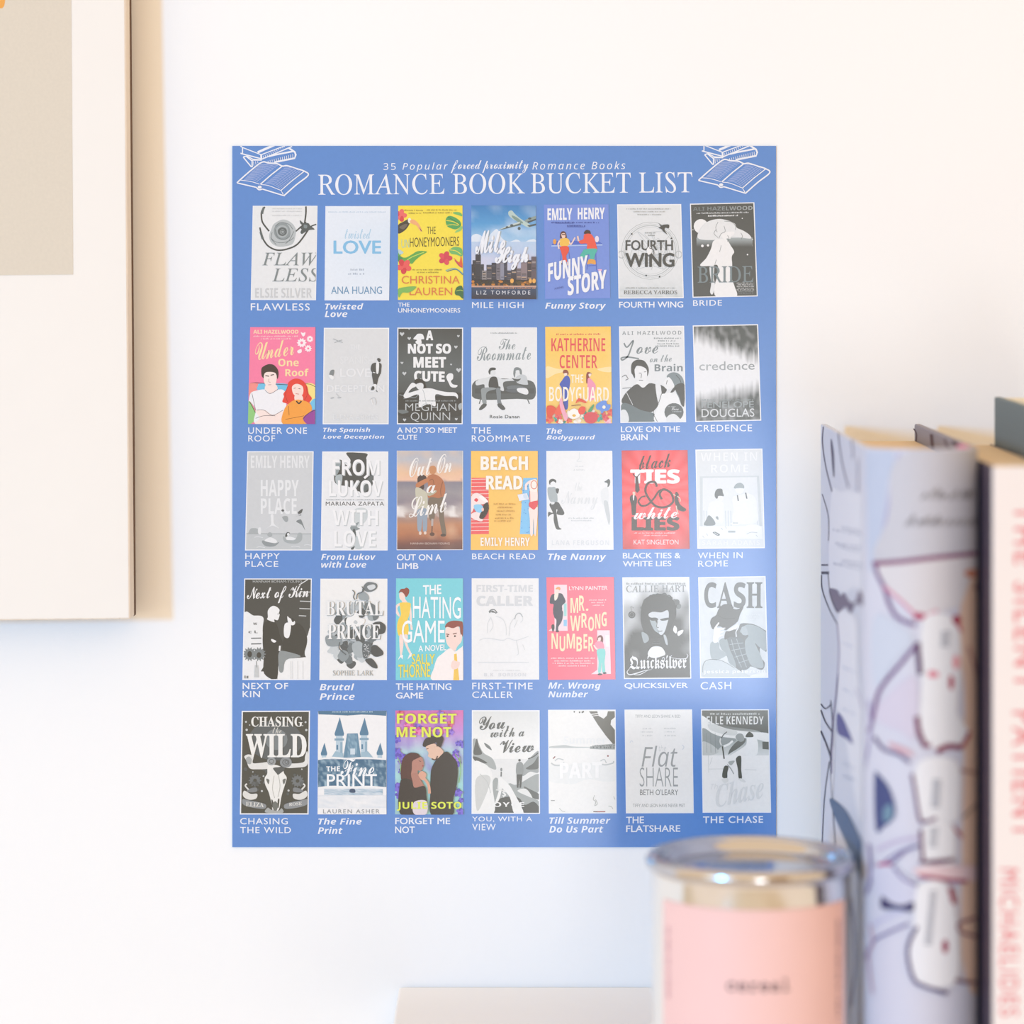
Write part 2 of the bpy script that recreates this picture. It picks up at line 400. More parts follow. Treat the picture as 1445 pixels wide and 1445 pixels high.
def sky(u, v):
    b = ramp(v, [(0, '#2b7fc0'), (.3, '#4f9fd8'), (.5, '#9cc7ea'), (.75, '#d3dcef'), (1, '#d8c9dc')])
    n = nz(u, v, 4, 3); return mix(b, (.75, .86, .97), max(0, n*1.6)*(.2+v))
c = cover('B1', '757 68 1385 68 1388 978 760 975', 'blue cover with an airliner above a city skyline', None, 0, sticker=True, caption=[('MILE HIGH', 'b', 765, 1005, 1265, 1065)])
c.G(750, 60, 1395, 720, 14, 18, sky).P('#dfeaf7', '757 380 800 345 850 360 900 400 960 330 1010 300 1050 380 1120 420 1200 400 1260 430 1330 400 1390 420 1390 620 1200 560 1000 560 850 500 757 520').G(757, 420, 1390, 760, 10, 6, lambda u, v: mix(lin('#b8d2ee'), lin('#d9d3e6'), v+.4*nz(u, v, 5)))
c.P('#b9cfca', '1118 130 1150 118 1180 150 1240 200 1340 262 1320 282 1290 275 1230 240 1160 200 1122 165').P('#7d9a92', '1150 165 1200 185 1260 235 1230 240 1165 195').Q('#c6d3d0', '1225 225 1240 255 1080 295 1020 305 1100 270').Q('#5d6e6c', '1235 240 1240 258 1080 298 1020 307').Q('#8c9f9c', '1270 215 1330 185 1385 170 1385 205 1300 235').Q('#43525a', '1300 225 1388 195 1388 210 1310 240').Q('#4b5b60', '1300 262 1385 245 1385 262 1320 278').E('#4b5b60', 1150, 262, 15, 12).E('#4b5b60', 1105, 280, 14, 10).E('#4b5b60', 1222, 292, 14, 16).E('#4b5b60', 1325, 195, 16, 10)
rb = random.Random(4)
for x0, y0, x1, cc in ((770, 600, 800, '#3d434f'), (798, 545, 850, '#2f3743'), (845, 640, 880, '#3a4250'), (862, 700, 905, '#8e8a8c'), (905, 645, 960, '#51525d'), (955, 625, 1000, '#33394a'), (1000, 620, 1040, '#73707c'), (1040, 540, 1080, '#8a8da0'), (1075, 580, 1105, '#3a4154'), (1105, 700, 1150, '#404454'), (1145, 650, 1200, '#3b3a46'), (1195, 680, 1245, '#6d6269'), (1240, 620, 1300, '#8a7c82'), (1300, 600, 1350, '#3c3a46'), (1340, 565, 1390, '#5f5560'), (760, 640, 790, '#2c3440')):
    c.R(cc, x0, y0, x1, 850)
    for k in range(5):
        y = rb.uniform(y0+15, 800); c.R(rb.choice(['#a39a9b', '#55596a', '#262c38', '#c2a58c']), x0+6, y, x1-8, y+7)
c.L('#2f3743', 7, '812 545 812 500').L('#2f3743', 7, '836 545 836 500').L('#4d5468', 8, '1060 540 1060 500')
c.R('#2a2c35', 757, 790, 1390, 850)
for k in range(46): c.E(rb.choice(['#3c3a30', '#55462f', '#2d3028', '#8a5a2a', '#c98035']), rb.uniform(765, 1385), rb.uniform(800, 840), rb.uniform(10, 20), rb.uniform(8, 15))
for x in (1150, 1160, 1325, 1365, 1375): c.E('#eeb05a', x+rb.uniform(-8, 8), 800, 15, 22)
c.R('#c9a08c', 757, 846, 1390, 862).G(757, 862, 1392, 980, 6, 5, lambda u, v: ramp(v+.1*nz(u, v, 9), [(0, '#2c4a6b'), (.5, '#223a58'), (1, '#2a2733')])).K('#c9906a', 900, 862, 1380, 14)
c.T('Mile', 'S', '#eef3fb', 795, 318, 1088, 540, rise=20, bold=.03).T('High', 'S', '#eef3fb', 985, 470, 1310, 700, rise=10, bold=.03).T('LIZ TOMFORDE', 'b', '#e3e6ee', 808, 895, 1330, 932, space=1.5)

c = cover('C1', '38 60 665 58 682 968 50 975', 'blue cover with two people on bar stools', '#6f8fe0', 0, card='#eef1f8', sticker=True, caption=[('Funny Story', 'I', 50, 1012, 640, 1090)])
c.Q('#7291de', '46 60 665 58 678 958 58 962').T('EMILY', 'B', '#f2f4fa', 72, 98, 312, 212, rise=4, bold=.02).T('HENRY', 'B', '#f2f4fa', 366, 92, 628, 204, rise=4, bold=.02)
c.K('#2f4c9e', 110, 226, 585, 15).R('#2f4c9e', 150, 240, 325, 244).K('#2f4c9e', 262, 256, 440, 17).R('#2f4c9e', 262, 275, 438, 279)
c.Q('#4668c8', '150 412 560 412 606 440 110 456').Q('#a9c3f0', '110 455 606 445 606 458 110 468')
c.S('#4668c8', 7, '200 600 205 520 280 520 290 600', False).L('#4668c8', 7, '455 690 470 520 540 520 548 700').L('#4668c8', 6, '458 655 545 650')
c.P('#5a2c2a', '195 385 200 335 225 318 250 335 258 385 225 380').P('#f2cdbb', '208 345 240 338 246 372 232 388 214 380').R('#3a2030', 212, 346, 244, 356).P('#f3c153', '195 395 230 385 270 390 290 425 268 462 200 462 190 425').S('#f2d5cc', 14, '190 410 175 445 185 490').S('#f2d5cc', 13, '285 420 300 445 340 380')
c.P('#e9503f', '195 470 270 465 280 510 255 560 262 612 225 620 215 560 205 520').S('#f2d5cc', 10, '212 600 206 630').R('#26253a', 196, 628, 216, 642).S('#f2d5cc', 10, '265 615 268 650')
c.P('#3b2623', '425 335 445 308 480 312 492 345 470 350 435 345').P('#ec5644', '430 350 490 345 525 390 550 470 545 492 460 492 455 440 395 440 378 415 420 395').S('#f2cdbb', 16, '375 415 365 365').P('#45b8a8', '440 492 550 490 535 545 520 600 490 590 480 545 450 550 430 575 390 560 410 520').P('#e8a24a', '458 640 470 595 500 590 535 600 538 640 490 632').E('#e8dff0', 552, 395, 20, 32).E('#e8a24a', 142, 420, 16, 26).P('#f5b8d8', '560 690 600 688 585 710')
c.T('FUNNY', 'B', '#f2f4fa', 78, 572+60, 462, 812, rise=82, bold=.03).T('STORY', 'B', '#f2f4fa', 268, 760, 645, 945, rise=72, bold=.03).T('A NOVEL', 'i', '#2f4c9e', 138, 868, 228, 886, rise=18)

c = cover('C1', '748 58 1370 55 1395 968 762 972', 'pale grey cover with an ornate ring and dark title', '#e3e7ea', 9, caption=[('FOURTH WING', 'b', 768, 1003, 1390, 1062)])
c.G(757, 640, 1390, 965, 12, 8, lambda u, v: mix(lin('#e3e7ea'), lin('#c3cccd'), v*v*(.6+.8*nz(u, v, 7))))
for r, w, k in ((278, 5, '#b4bbbd'), (262, 4, '#c3c9cb'), (246, 8, '#b9c0c2'), (228, 3, '#c3c9cb')): c.O(k, w, 1070, 508, r, r)
for i in range(14): c.S('#c1c8ca', 4, [(1070+rb.uniform(-190, 190), 508+rb.uniform(-190, 190)) for _ in range(4)])
for x in (790, 1345): c.O('#b4bbbd', 7, x, 545, 30, 34)
c.T('FOURTH', 'b', '#444b4d', 830, 405, 1290, 505, bold=.03).T('WING', 'b', '#3f4648', 828, 528, 1305, 668, bold=.045).P('#eef0f2', '1035 500 1060 465 1085 490 1080 530 1050 545').S('#3f4648', 7, '1060 480 1100 500 1105 545').S('#3f4648', 6, '1020 545 1060 560 1090 545')
c.P('#3f4648', '1150 240 1180 262 1200 255 1250 255 1248 290 1215 285 1210 310 1235 350 1195 320 1180 300 1150 285 1170 272').K('#8b9497', 1018, 328, 1120, 12).K('#8b9497', 1048, 352, 1112, 12)
for x, y in ((890, 345), (1275, 388), (1030, 748), (1160, 760)): c.E('#3f4648', x, y, 8)
for x0, y, x1 in ((838, 95, 1265), (908, 122, 1212), (945, 150, 1180)): c.K('#b3b9bb', x0, y, x1, 12)
c.K('#a7afb1', 830, 862, 1310, 13).T('REBECCA YARROS', 'u', '#5a6264', 812, 892, 1330, 930, bold=.006)

c = cover('D1', '122 68 942 50 985 1248 155 1265', 'black and white cover with a figure in a white gown', '#474e4f', 12, caption=[('BRIDE', 'b', 162, 1298, 530, 1370)])
c.E('#f0f1f2', 262, 355, 92).P('#dfe3e6', '215 480 260 370 350 295 480 262 600 280 690 320 720 375 800 410 870 460 905 530 915 620 800 610 680 590 560 560 400 600 300 610 210 600 230 540').G(205, 500, 920, 640, 10, 6, lambda u, v: mix(lin('#a9b5b8'), lin('#474e4f'), v*1.25)).P('#e6e9eb', '225 480 270 380 350 300 480 262 600 280 690 320 720 375 800 415 870 455 900 510 780 500 660 480 560 520 380 530 250 520')
c.P('#f0f1f2', '520 480 580 430 680 425 680 460 640 490 635 515 590 510 590 540').P('#f0f1f2', '420 545 500 520 590 530 640 600 685 680 655 740 660 860 650 1000 690 1120 710 1250 455 1250 440 1100 480 960 470 850 380 860 250 855 330 760 390 640').P('#e7eaec', '375 860 430 860 425 1000 440 1100 430 1170 405 1225 378 1190 392 1080 375 950')
for t in ('480 300 450 370 470 430', '555 350 570 420 520 450 490 510', '560 290 650 300 700 350 700 400', '450 400 430 450 480 500', '600 470 620 510 600 550', '460 780 440 850 470 940', '520 600 500 680', '770 440 790 480 775 520'): c.S('#6d777a', 5, t)
for x, y, r in ((280, 605, 17), (352, 598, 15), (855, 716, 10), (788, 255, 7), (920, 525, 6), (160, 400, 6)): c.E('#f4f5f6', x, y, r)
c.T('ALI HAZELWOOD', 'B', '#6d787b', 160, 110, 920, 160, rise=14, col2='#a2abae').K('#c7cccf', 205, 178, 868, 20, rise=12).K('#e6e9eb', 352, 210, 732, 22, rise=6)
c.T('BRIDE', 'u', '#75868c', 218, 870, 930, 1075, rise=10, bold=.008)
for i, y in enumerate((1072, 1094, 1114, 1136, 1158)): c.K('#d6dadc', 718+i%2*12, y, 938, 12)
for y in (1182, 1200): c.K('#8b9598', 735, y, 930, 10)

# --- second row
c = cover('A2', '57 45 690 45 686 985 35 985', 'pink cover with a dark haired and a red haired person', '#fb7fa6', 0, card='#fdf2f4', sticker=True, caption=[('UNDER ONE', 'b', 38, 1018, 608, 1080), ('ROOF', 'b', 38, 1095, 298, 1155)])
c.Q('#f97ea6', '66 47 690 47 686 985 44 985').T('ALI HAZELWOOD', 'B', '#fbe3b8', 88, 72, 525, 108).K('#fbc6c9', 88, 126, 520, 14).K('#fbc6c9', 160, 150, 455, 14)
c.T('Under', 'S', '#fbe3a8', 105, 200, 482, 370, rise=55).T('One', 'B', '#fbe3a8', 330, 352, 528, 425).T('Roof', 'B', '#fbe3a8', 398, 448, 625, 522)
c.daisy('#fdeef2', '#f97ea6', 557, 197, 48).daisy('#fdeef2', '#f97ea6', 637, 160, 34).daisy('#fdeef2', '#f97ea6', 620, 252, 36).P('#fdeef2', '548 95 570 102 592 95 588 122 568 135').P('#fdeef2', '515 275 552 258 555 290 525 298')
c.P('#6cc4ea', '125 600 250 592 420 600 420 680 300 660 140 660').S('#2c2a33', 6, '60 590 120 585 250 595 420 605').P('#f58f8a', '40 600 130 592 120 640 90 690 40 710').P('#f9e38a', '590 595 688 610 688 760 650 790 600 700').S('#2c2a33', 5, '590 595 640 600 690 625').P('#6cc4ea', '640 780 688 740 688 860 650 850').P('#8fce7f', '40 760 110 870 130 925 60 985 36 985').S('#2c2a33', 5, '50 765 105 870 130 940')
c.P('#332424', '170 520 165 460 180 430 235 405 290 415 330 470 325 545 300 520 250 480 200 520 195 545').P('#fbe6df', '195 500 230 480 300 490 315 540 300 610 265 635 220 620 190 570').P('#fbe6df', '215 600 300 600 320 650 240 690 200 655').S('#332424', 9, '205 515 240 522').S('#332424', 9, '255 512 288 505').S('#b98f8a', 4, '240 545 238 575 255 580').S('#a8706a', 4, '232 605 262 603')
c.P('#f3f3f7', '45 760 60 690 100 665 200 650 250 690 330 650 400 680 405 870 380 985 110 985 110 850 60 770').P('#fbe6df', '110 855 200 850 275 895 370 860 380 910 330 985 110 985 150 930').S('#3b3a44', 4, '200 655 250 690 325 650').S('#3b3a44', 4, '75 690 110 850').S('#3b3a44', 4, '120 850 190 850 275 900 375 850').S('#3b3a44', 4, '110 930 190 905 300 905')
c.P('#e8382e', '415 640 430 580 490 545 560 560 610 620 625 690 655 740 600 790 560 740 460 780 490 830 440 820 420 790 370 770 385 720 380 690').P('#fbe0d6', '465 620 510 595 565 620 572 680 545 720 500 715 470 680').S('#332424', 5, '480 640 500 635').S('#332424', 5, '525 640 545 645').S('#c0392b', 5, '498 690 530 695').S('#b42018', 5, '420 620 400 700 420 770').S('#b42018', 5, '600 620 610 700 580 760').P('#fbe0d6', '490 710 560 710 565 760 500 770')
c.P('#f7a13c', '375 985 385 850 440 780 500 750 570 755 640 790 655 860 600 985').S('#332424', 14, '505 762 530 785 555 762').S('#7a4b1c', 4, '400 940 480 925 580 905').S('#7a4b1c', 4, '430 810 435 900').P('#96389a', '570 930 620 880 688 850 688 985 610 985').S('#2c2a33', 5, '570 935 620 882 688 850')

c = cover('A2', '772 52 1405 52 1400 988 760 988', 'light grey cover with a man in a dark suit leaning', '#dcdfe1', 9, caption=[('The Spanish', 'I', 765, 1020, 1220, 1075), ('Love Deception', 'I', 763, 1090, 1358, 1138)])
c.T('THE', 'b', '#e9ebed', 1030, 215, 1122, 262, bold=.02).T('SPANISH', 'b', '#e3e6e8', 930, 330, 1255, 400).T('LOVE', 'b', '#ebedef', 930, 445, 1225, 528, bold=.02).T('DECEPTION', 'b', '#ebedef', 800, 608, 1360, 675, bold=.02).T('ELENA ARMAS', 'b', '#e5e8ea', 860, 890, 1300, 945, bold=.01)
c.P('#454b4d', '1288 355 1305 345 1322 358 1320 378 1305 385').P('#454b4d', '1238 405 1262 392 1285 390 1305 390 1330 405 1330 450 1322 500 1300 500 1245 488 1226 450').P('#454b4d', '1242 485 1315 495 1300 545 1285 605 1262 612 1248 570').P('#eceeef', '1280 392 1306 388 1302 485 1282 490').P('#eceeef', '1250 480 1275 488 1255 490').P('#eceeef', '1255 600 1285 605 1265 640').P('#454b4d', '1230 655 1242 620 1262 625 1258 650').P('#454b4d', '1275 655 1292 668 1288 675').P('#7c868a', '825 505 840 465 872 462 866 510 850 522')
c.P('#eceeef', '815 515 845 510 875 535 850 555').S('#a2a9ac', 5, '862 158 900 175 955 195').S('#a2a9ac', 5, '875 198 920 178 950 170').S('#a2a9ac', 8, '838 735 870 730').S('#a2a9ac', 7, '905 732 940 728').S('#b7bdc0', 4, '890 690 920 720').S('#c1c6c9', 5, '1215 750 1260 730 1280 770 1275 800').S('#eef0f1', 9, '1230 745 1245 795')

c = cover('B2', '40 50 678 50 674 988 36 988', 'dark grey cover with white block title and a man on a sofa', None, 10, caption=[('A NOT SO MEET', 'b', 38, 1018, 620, 1072), ('CUTE', 'b', 38, 1090, 232, 1138)])
c.G(40, 50, 678, 990, 8, 12, lambda u, v: mix(lin('#5c676a'), lin('#3c4344'), abs(v-.42)*1.9 + .4*abs(u-.5)))
c.T('A', 'B', '#f0f2f3', 318, 78, 388, 172, bold=.045).T('NOT SO', 'B', '#f0f2f3', 142, 205, 562, 303, bold=.045).T('MEET', 'B', '#f0f2f3', 195, 335, 513, 438, bold=.045).T('CUTE', 'B', '#f0f2f3', 202, 467, 500, 570, bold=.045, rise=-8)
c.P('#eef0f1', '218 130 240 110 285 115 300 160 272 165 275 200 240 215 215 190 230 170 195 160').P('#eef0f1', '515 530 540 495 578 500 580 545 560 570 580 600 620 608 622 620 600 632 560 625 540 590')
for x, y, r in ((85, 112, 22), (155, 155, 17), (632, 132, 13), (608, 238, 17), (85, 392, 14), (562, 408, 10), (635, 462, 24), (108, 495, 20), (110, 945, 16), (612, 938, 14), (630, 875, 13), (155, 62, 10)): c.heart('#c6cccf', x, y, r)
c.P('#2f3536', '40 700 150 690 180 720 240 700 400 720 560 690 668 700 668 900 40 900').S('#7c868a', 8, '60 700 200 730 240 700').S('#7c868a', 6, '100 740 160 725').P('#2c3132', '205 590 215 555 250 545 300 570 320 640 290 630 270 590 230 590').P('#e3e6e8', '218 605 262 585 292 600 290 640 262 655 235 640')
c.P('#eceeef', '100 715 115 680 175 590 215 595 220 620 180 640 150 680 230 660 300 640 370 640 440 660 520 675 600 680 628 710 622 740 600 715 500 712 410 700 410 810 340 790 250 820 245 700 130 735').S('#9aa4a8', 4, '285 650 300 690 320 790').K('#8d9699', 120, 752, 605, 14)
c.T('MEGHAN', 'b', '#c9cfd1', 118, 785, 612, 858, bold=-.012).T('QUINN', 'b', '#c9cfd1', 170, 872, 552, 965, bold=-.012).P('#a9b3b6', '640 790 665 785 665 830 645 850 630 815').P('#6b7679', '50 850 120 850 150 870 90 885 50 870')

c = cover('B2', '758 48 1395 48 1397 985 758 985', 'white cover with two people on a grey sofa', '#e9ecee', 6, caption=[('THE', 'b', 762, 1018, 948, 1078), ('ROOMMATE', 'b', 762, 1095, 1328, 1158)])
c.T('The', 'S', '#8b989c', 1025, 158, 1185, 262).T('Roommate', 'S', '#8b989c', 812, 235, 1335, 372, rise=10)
c.P('#525b5d', '790 570 1000 545 1180 550 1360 580 1368 735 1200 742 790 738').R('#464e50', 792, 640, 1366, 690).L('#5c6567', 10, '850 738 835 790').L('#5c6567', 10, '1300 738 1322 790')
c.P('#d9dee0', '800 575 840 550 920 530 960 520 1020 530 1060 550 1160 545 1240 560 1180 565 1070 580 1075 660 1040 655 1030 620 900 640 880 600 810 610').P('#3c4345', '940 540 1000 530 1020 600 1015 640 930 630').P('#dfe3e5', '940 470 970 455 992 475 990 505 965 520 945 500').P('#3f4648', '925 470 945 440 990 440 992 460 950 468 940 505 928 495')
c.P('#8f999c', '860 640 960 630 1000 645 930 665 900 700 905 790 870 790 855 700').P('#79848a', '1000 640 1040 650 1045 760 1055 790 1015 790 1005 720').P('#4a5254', '832 840 870 790 908 795 890 825 850 850').P('#4a5254', '1012 790 1050 790 1088 835 1060 850 1020 820')
c.P('#7b868a', '1165 500 1175 445 1210 435 1245 460 1245 520 1225 490 1190 480 1180 535').P('#e1e5e7', '1188 470 1222 465 1225 505 1200 515').P('#c5ccd0', '1185 540 1240 505 1290 520 1305 580 1300 605 1210 590').P('#4f585b', '1150 540 1200 550 1240 545 1200 575').P('#69747a', '1110 620 1210 610 1300 640 1260 660 1120 650').P('#59636a', '1085 655 1180 645 1260 670 1150 680').P('#e9ecee', '1205 640 1290 640 1312 680 1290 700 1215 675')
c.K('#a3abad', 945, 96, 1210, 12).T('Rosie Danan', 'b', '#4f585a', 937, 898, 1225, 930, bold=.02, space=1.1)

c = cover('C2', '50 42 687 38 700 978 58 980', 'yellow cover with flowers and two people back to back', None, 0, sticker=True, caption=[('The', 'I', 62, 1025, 214, 1080), ('Bodyguard', 'I', 62, 1093, 535, 1150)])
c.G(45, 35, 705, 985, 8, 10, lambda u, v: mix(lin('#f9cd62'), lin('#fbdc94'), max(0, .6*nz(u*.4, v, 6, 8)+.3*v))).P('#fbe3a8', '60 430 150 445 250 470 150 500 60 540').P('#fbe3a8', '560 450 690 430 690 480 600 475')
c.K('#d9584a', 158, 105, 590, 17, rise=3).T('KATHERINE', 'B', '#e4434f', 110, 152, 633, 278, bold=-.006).T('CENTER', 'B', '#e4434f', 190, 315, 555, 444, bold=-.006)
c.P('#8a3a22', '222 490 230 462 262 462 278 490 270 510 250 500').P('#fbe3d3', '232 495 262 492 260 520 238 518').P('#3153b4', '190 600 215 560 240 525 270 515 292 555 288 620 275 680 270 830 235 830 215 700 210 640').P('#8a2f2a', '448 580 450 500 470 480 500 495 490 520 475 540 460 590').P('#fbe3d3', '472 500 498 497 490 522 476 525').P('#f194b4', '465 545 490 545 540 610 530 680 525 740 480 760 465 700 460 620')
c.T('THE', 'B', '#fcf4e0', 300, 505, 420, 585, bold=-.004).T('BODYGUARD', 'B', '#fcf4e4', 88, 622, 668, 765, bold=-.006, rise=-5)
rf = random.Random(8)
for i in range(26): c.hibiscus(*rf.choice([('#e0453c', '#ef6a54'), ('#2e8f84', '#3fb0a0'), ('#f1a0b8', '#f7c0d0'), ('#fbf3e8', '#f7e2cc'), ('#d33a4c', '#ea5862')]), rf.uniform(70, 690), rf.uniform(870, 975), rf.uniform(26, 44), rf.random()*3)
c.P('#e5482f', '65 820 110 805 150 830 140 880 100 920 70 910').P('#ee5a44', '140 880 190 790 230 800 230 860 190 895').P('#f3a9c0', '190 800 205 730 225 790 250 870 270 920 240 950').P('#fdf6ee', '272 880 300 845 340 835 385 870 380 915 320 935 280 915').E('#e9b33f', 330, 902, 18, 13).P('#ea4634', '370 850 400 815 440 825 430 880 385 890').P('#e5482f', '345 785 375 735 445 765 440 782 380 765').P('#3f9d6b', '465 860 510 800 525 800 500 860').P('#d93d4c', '425 910 470 870 540 880 560 930 520 975 450 970').P('#5b8fe0', '545 800 590 765 640 760 650 790 685 800 665 850 620 860 600 885 580 850 548 840').E('#f6efdc', 620, 820, 16).S('#8a5a3a', 8, '305 808 350 802 395 800')

c = cover('C2', '767 38 1398 32 1418 968 780 975', 'light grey cover with a line drawn couple', '#e6e9eb', 8, caption=[('LOVE ON THE', 'b', 785, 1008, 1360, 1066), ('BRAIN', 'b', 785, 1085, 1045, 1145)])
c.T('ALI HAZELWOOD', 'B', '#7d898d', 798, 85, 1372, 122, rise=5, bold=-.01, space=1.2)
for x0, y, x1 in ((1105, 145, 1370), (1145, 170, 1325), (1140, 198, 1350), (1120, 220, 1355)): c.K('#8e989b', x0, y, x1, 15)
c.S('#7d898d', 14, '815 200 845 240 905 175 880 260 850 330 800 365 790 345 850 335 960 352').T('ove', 'S', '#7d898d', 935, 240, 1145, 305, rise=5).T('on the', 'S', '#8b979b', 1065, 318, 1278, 388, rise=8).T('Brain', 'B', '#78858a', 1112, 402, 1385, 475)
c.P('#3b4142', '885 480 890 400 940 362 1010 372 1050 430 1055 480 1040 520 1030 450 960 420 925 440 920 540 900 510').P('#eceeef', '920 450 960 425 1028 450 1040 500 1030 560 990 590 950 570 925 520').P('#eceeef', '945 570 1050 570 1060 610 1000 640 940 620')
c.P('#3b4142', '795 780 820 700 900 620 950 600 1000 635 1060 590 1130 600 1180 610 1230 650 1200 700 1140 740 1150 800 1080 870 980 850 900 820').S('#e6e9eb', 5, '840 680 900 800').P('#5f7075', '790 800 860 790 980 850 1100 880 1130 930 1080 965 790 965').P('#dfe3e5', '785 860 830 850 860 910 855 965 785 965').P('#e6e9eb', '1120 600 1165 600 1180 680 1190 780 1150 790')
c.P('#7b8a8f', '1230 520 1280 485 1350 500 1398 580 1400 780 1370 800 1330 700 1300 620 1270 590 1250 560').P('#eceeef', '1200 580 1250 530 1300 600 1290 640 1220 640').P('#3b4142', '1305 620 1400 600 1400 800 1375 800 1350 720').P('#3b4142', '1215 740 1250 700 1290 640 1320 620 1300 670 1240 700 1245 740').P('#eef0f1', '1180 700 1210 690 1260 680 1330 700 1370 800 1408 850 1410 965 1120 965 1140 820 1160 780')
for t in ('950 605 1000 635 1060 600', '960 490 985 492', '1010 480 1030 478', '985 500 980 540', '960 560 1000 562', '1235 560 1225 600', '1320 510 1360 560 1380 640', '800 640 880 632', '830 560 860 545', '1180 690 1150 780 1100 870 1140 965', '795 530 830 510 850 540'): c.S('#3b4142', 5, t)
c.E('#565f62', 1300, 870, 93, 88).P('#e3e6e8', '1225 930 1260 895 1310 890 1360 940 1340 965 1240 965').T('Love', 'S', '#e6e9eb', 1275, 822, 1345, 852).K('#aab3b6', 1240, 810, 1320, 10).K('#aab3b6', 1285, 858, 1375, 12)

c = cover('D2', '112 38 945 22 985 1250 145 1268', 'black and white cover with misty dark forest', None, 13, caption=[('CREDENCE', 'b', 148, 1305, 868, 1392)])
def forest(u, v):
    t = .13 + .26*u + .07*nz(u*3, 0, 7) + .08*abs(noise.noise(Vector((u*26, v*3, 1)))); b = .60 + (1-u)*.14 + .05*nz(u*3, 2, 8) - .06*abs(noise.noise(Vector((u*24, v*2, 9))))
    dark = max(0, min(1, (t - v)*6.5 + .25)); d2 = max(0, min(1, (v - b)*6 + .1)); n = .35*nz(u, v, 16, 4)
    return mix(lin('#eceef1'), lin('#3f4a4b'), max(dark, d2)*(.95 + n))
c.G(110, 20, 990, 1270, 44, 60, forest)
c.T('credence', 'b', '#aab1b4', 195, 500, 900, 612, rise=10, bold=.006, col2='#8c9598').K('#8a9698', 230, 975, 885, 20).T('PENELOPE', 'b', '#98a3a6', 225, 1010, 890, 1090, rise=8).T('DOUGLAS', 'b', '#d9dddf', 225, 1102, 897, 1208, rise=8)

# --- third row
c = cover('A3', '62 45 690 45 676 985 40 985', 'grey cover with white block title and swimmers', '#cfd3d6', 9, caption=[('HAPPY', 'b', 42, 1010, 370, 1066), ('PLACE', 'b', 42, 1085, 355, 1140)])
c.T('EMILY HENRY', 'B', '#e6e9eb', 95, 85, 652, 203).T('HAPPY', 'B', '#e8ebed', 190, 315, 550, 470).T('PLACE', 'B', '#e8ebed', 190, 490, 530, 640).R('#c3c9cc', 50, 826, 668, 976).L('#9da5a8', 7, '50 826 668 828')
c.P('#aab2b5', '75 810 100 775 160 780 165 822 80 824').P('#e4e7e9', '165 775 190 770 190 830 165 822').E('#585f62', 398, 606, 14, 11).P('#9da5a8', '392 668 440 660 448 700 425 715').P('#4f5659', '540 625 585 590 575 630 545 640 575 650 510 662 560 650').P('#7c868a', '525 710 565 690 580 710 610 795 580 745').P('#e8ebed', '285 650 310 650 315 730 365 775 300 750 235 780 285 740')
c.P('#8f999d', '205 890 260 900 330 915 365 905 320 945 240 945 205 915').P('#e8ebed', '225 890 280 860 340 890 330 915 260 905').E('#a7afb2', 275, 835, 24, 22).P('#a7b0b3', '405 850 440 880 500 890 530 860 545 820 580 825 575 890 520 920 430 910 402 880').P('#e8ebed', '430 870 450 850 520 870 500 885 440 885').P('#3f4648', '422 840 440 812 465 820 440 850 425 858').E('#e8ebed', 450, 832, 12, 14)
for x, y in ((130, 860), (480, 950), (600, 935), (150, 955)): c.S('#dfe3e5', 6, [(x, y), (x+30, y-5), (x+80, y+2)])

c = cover('A3', '772 47 1398 47 1392 985 758 985', 'white cover with large raised title over a dark profile', '#eceef0', 8, caption=[('From Lukov', 'I', 762, 1015, 1278, 1075), ('with Love', 'I', 762, 1090, 1190, 1148)])
c.P('#3f4749', '1000 60 1110 58 1200 70 1190 120 1250 200 1255 340 1200 430 1100 420 1020 380 900 350 885 250 895 150 950 125 1010 180 1040 130').P('#8f9da1', '890 150 945 130 935 220 900 280 890 220').P('#aebabd', '900 280 960 270 950 370 905 350').P('#cdd5d7', '1075 600 1190 590 1195 690 1120 760 1075 740').P('#8b989c', '1040 760 1120 715 1100 760 1130 780 1060 800').P('#4f5a5d', '1060 800 1085 790 1095 900 1070 970 1045 970').P('#c3cdd0', '1080 880 1120 850 1150 960 1085 965').P('#5b6669', '1130 420 1250 250 1240 340 1180 430')
for w, x0, y0, x1, y1 in (('FROM', 870, 122, 1315, 270), ('LUKOV', 835, 318, 1345, 472), ('WITH', 870, 600, 1300, 745), ('LOVE', 885, 795, 1280, 950)):
    c.T(w, 'B', '#c5cbcd', x0+8, y0+10, x1+8, y1+9).T(w, 'B', '#f4f5f6', x0, y0, x1, y1)
c.S('#f4f5f6', 22, '1170 300 1205 270').K('#a0a7aa', 810, 498, 1358, 10).R('#eceef0', 800, 515, 1362, 570).T('MARIANA ZAPATA', 'b', '#474d50', 805, 522, 1358, 560, bold=.012, space=1.1)

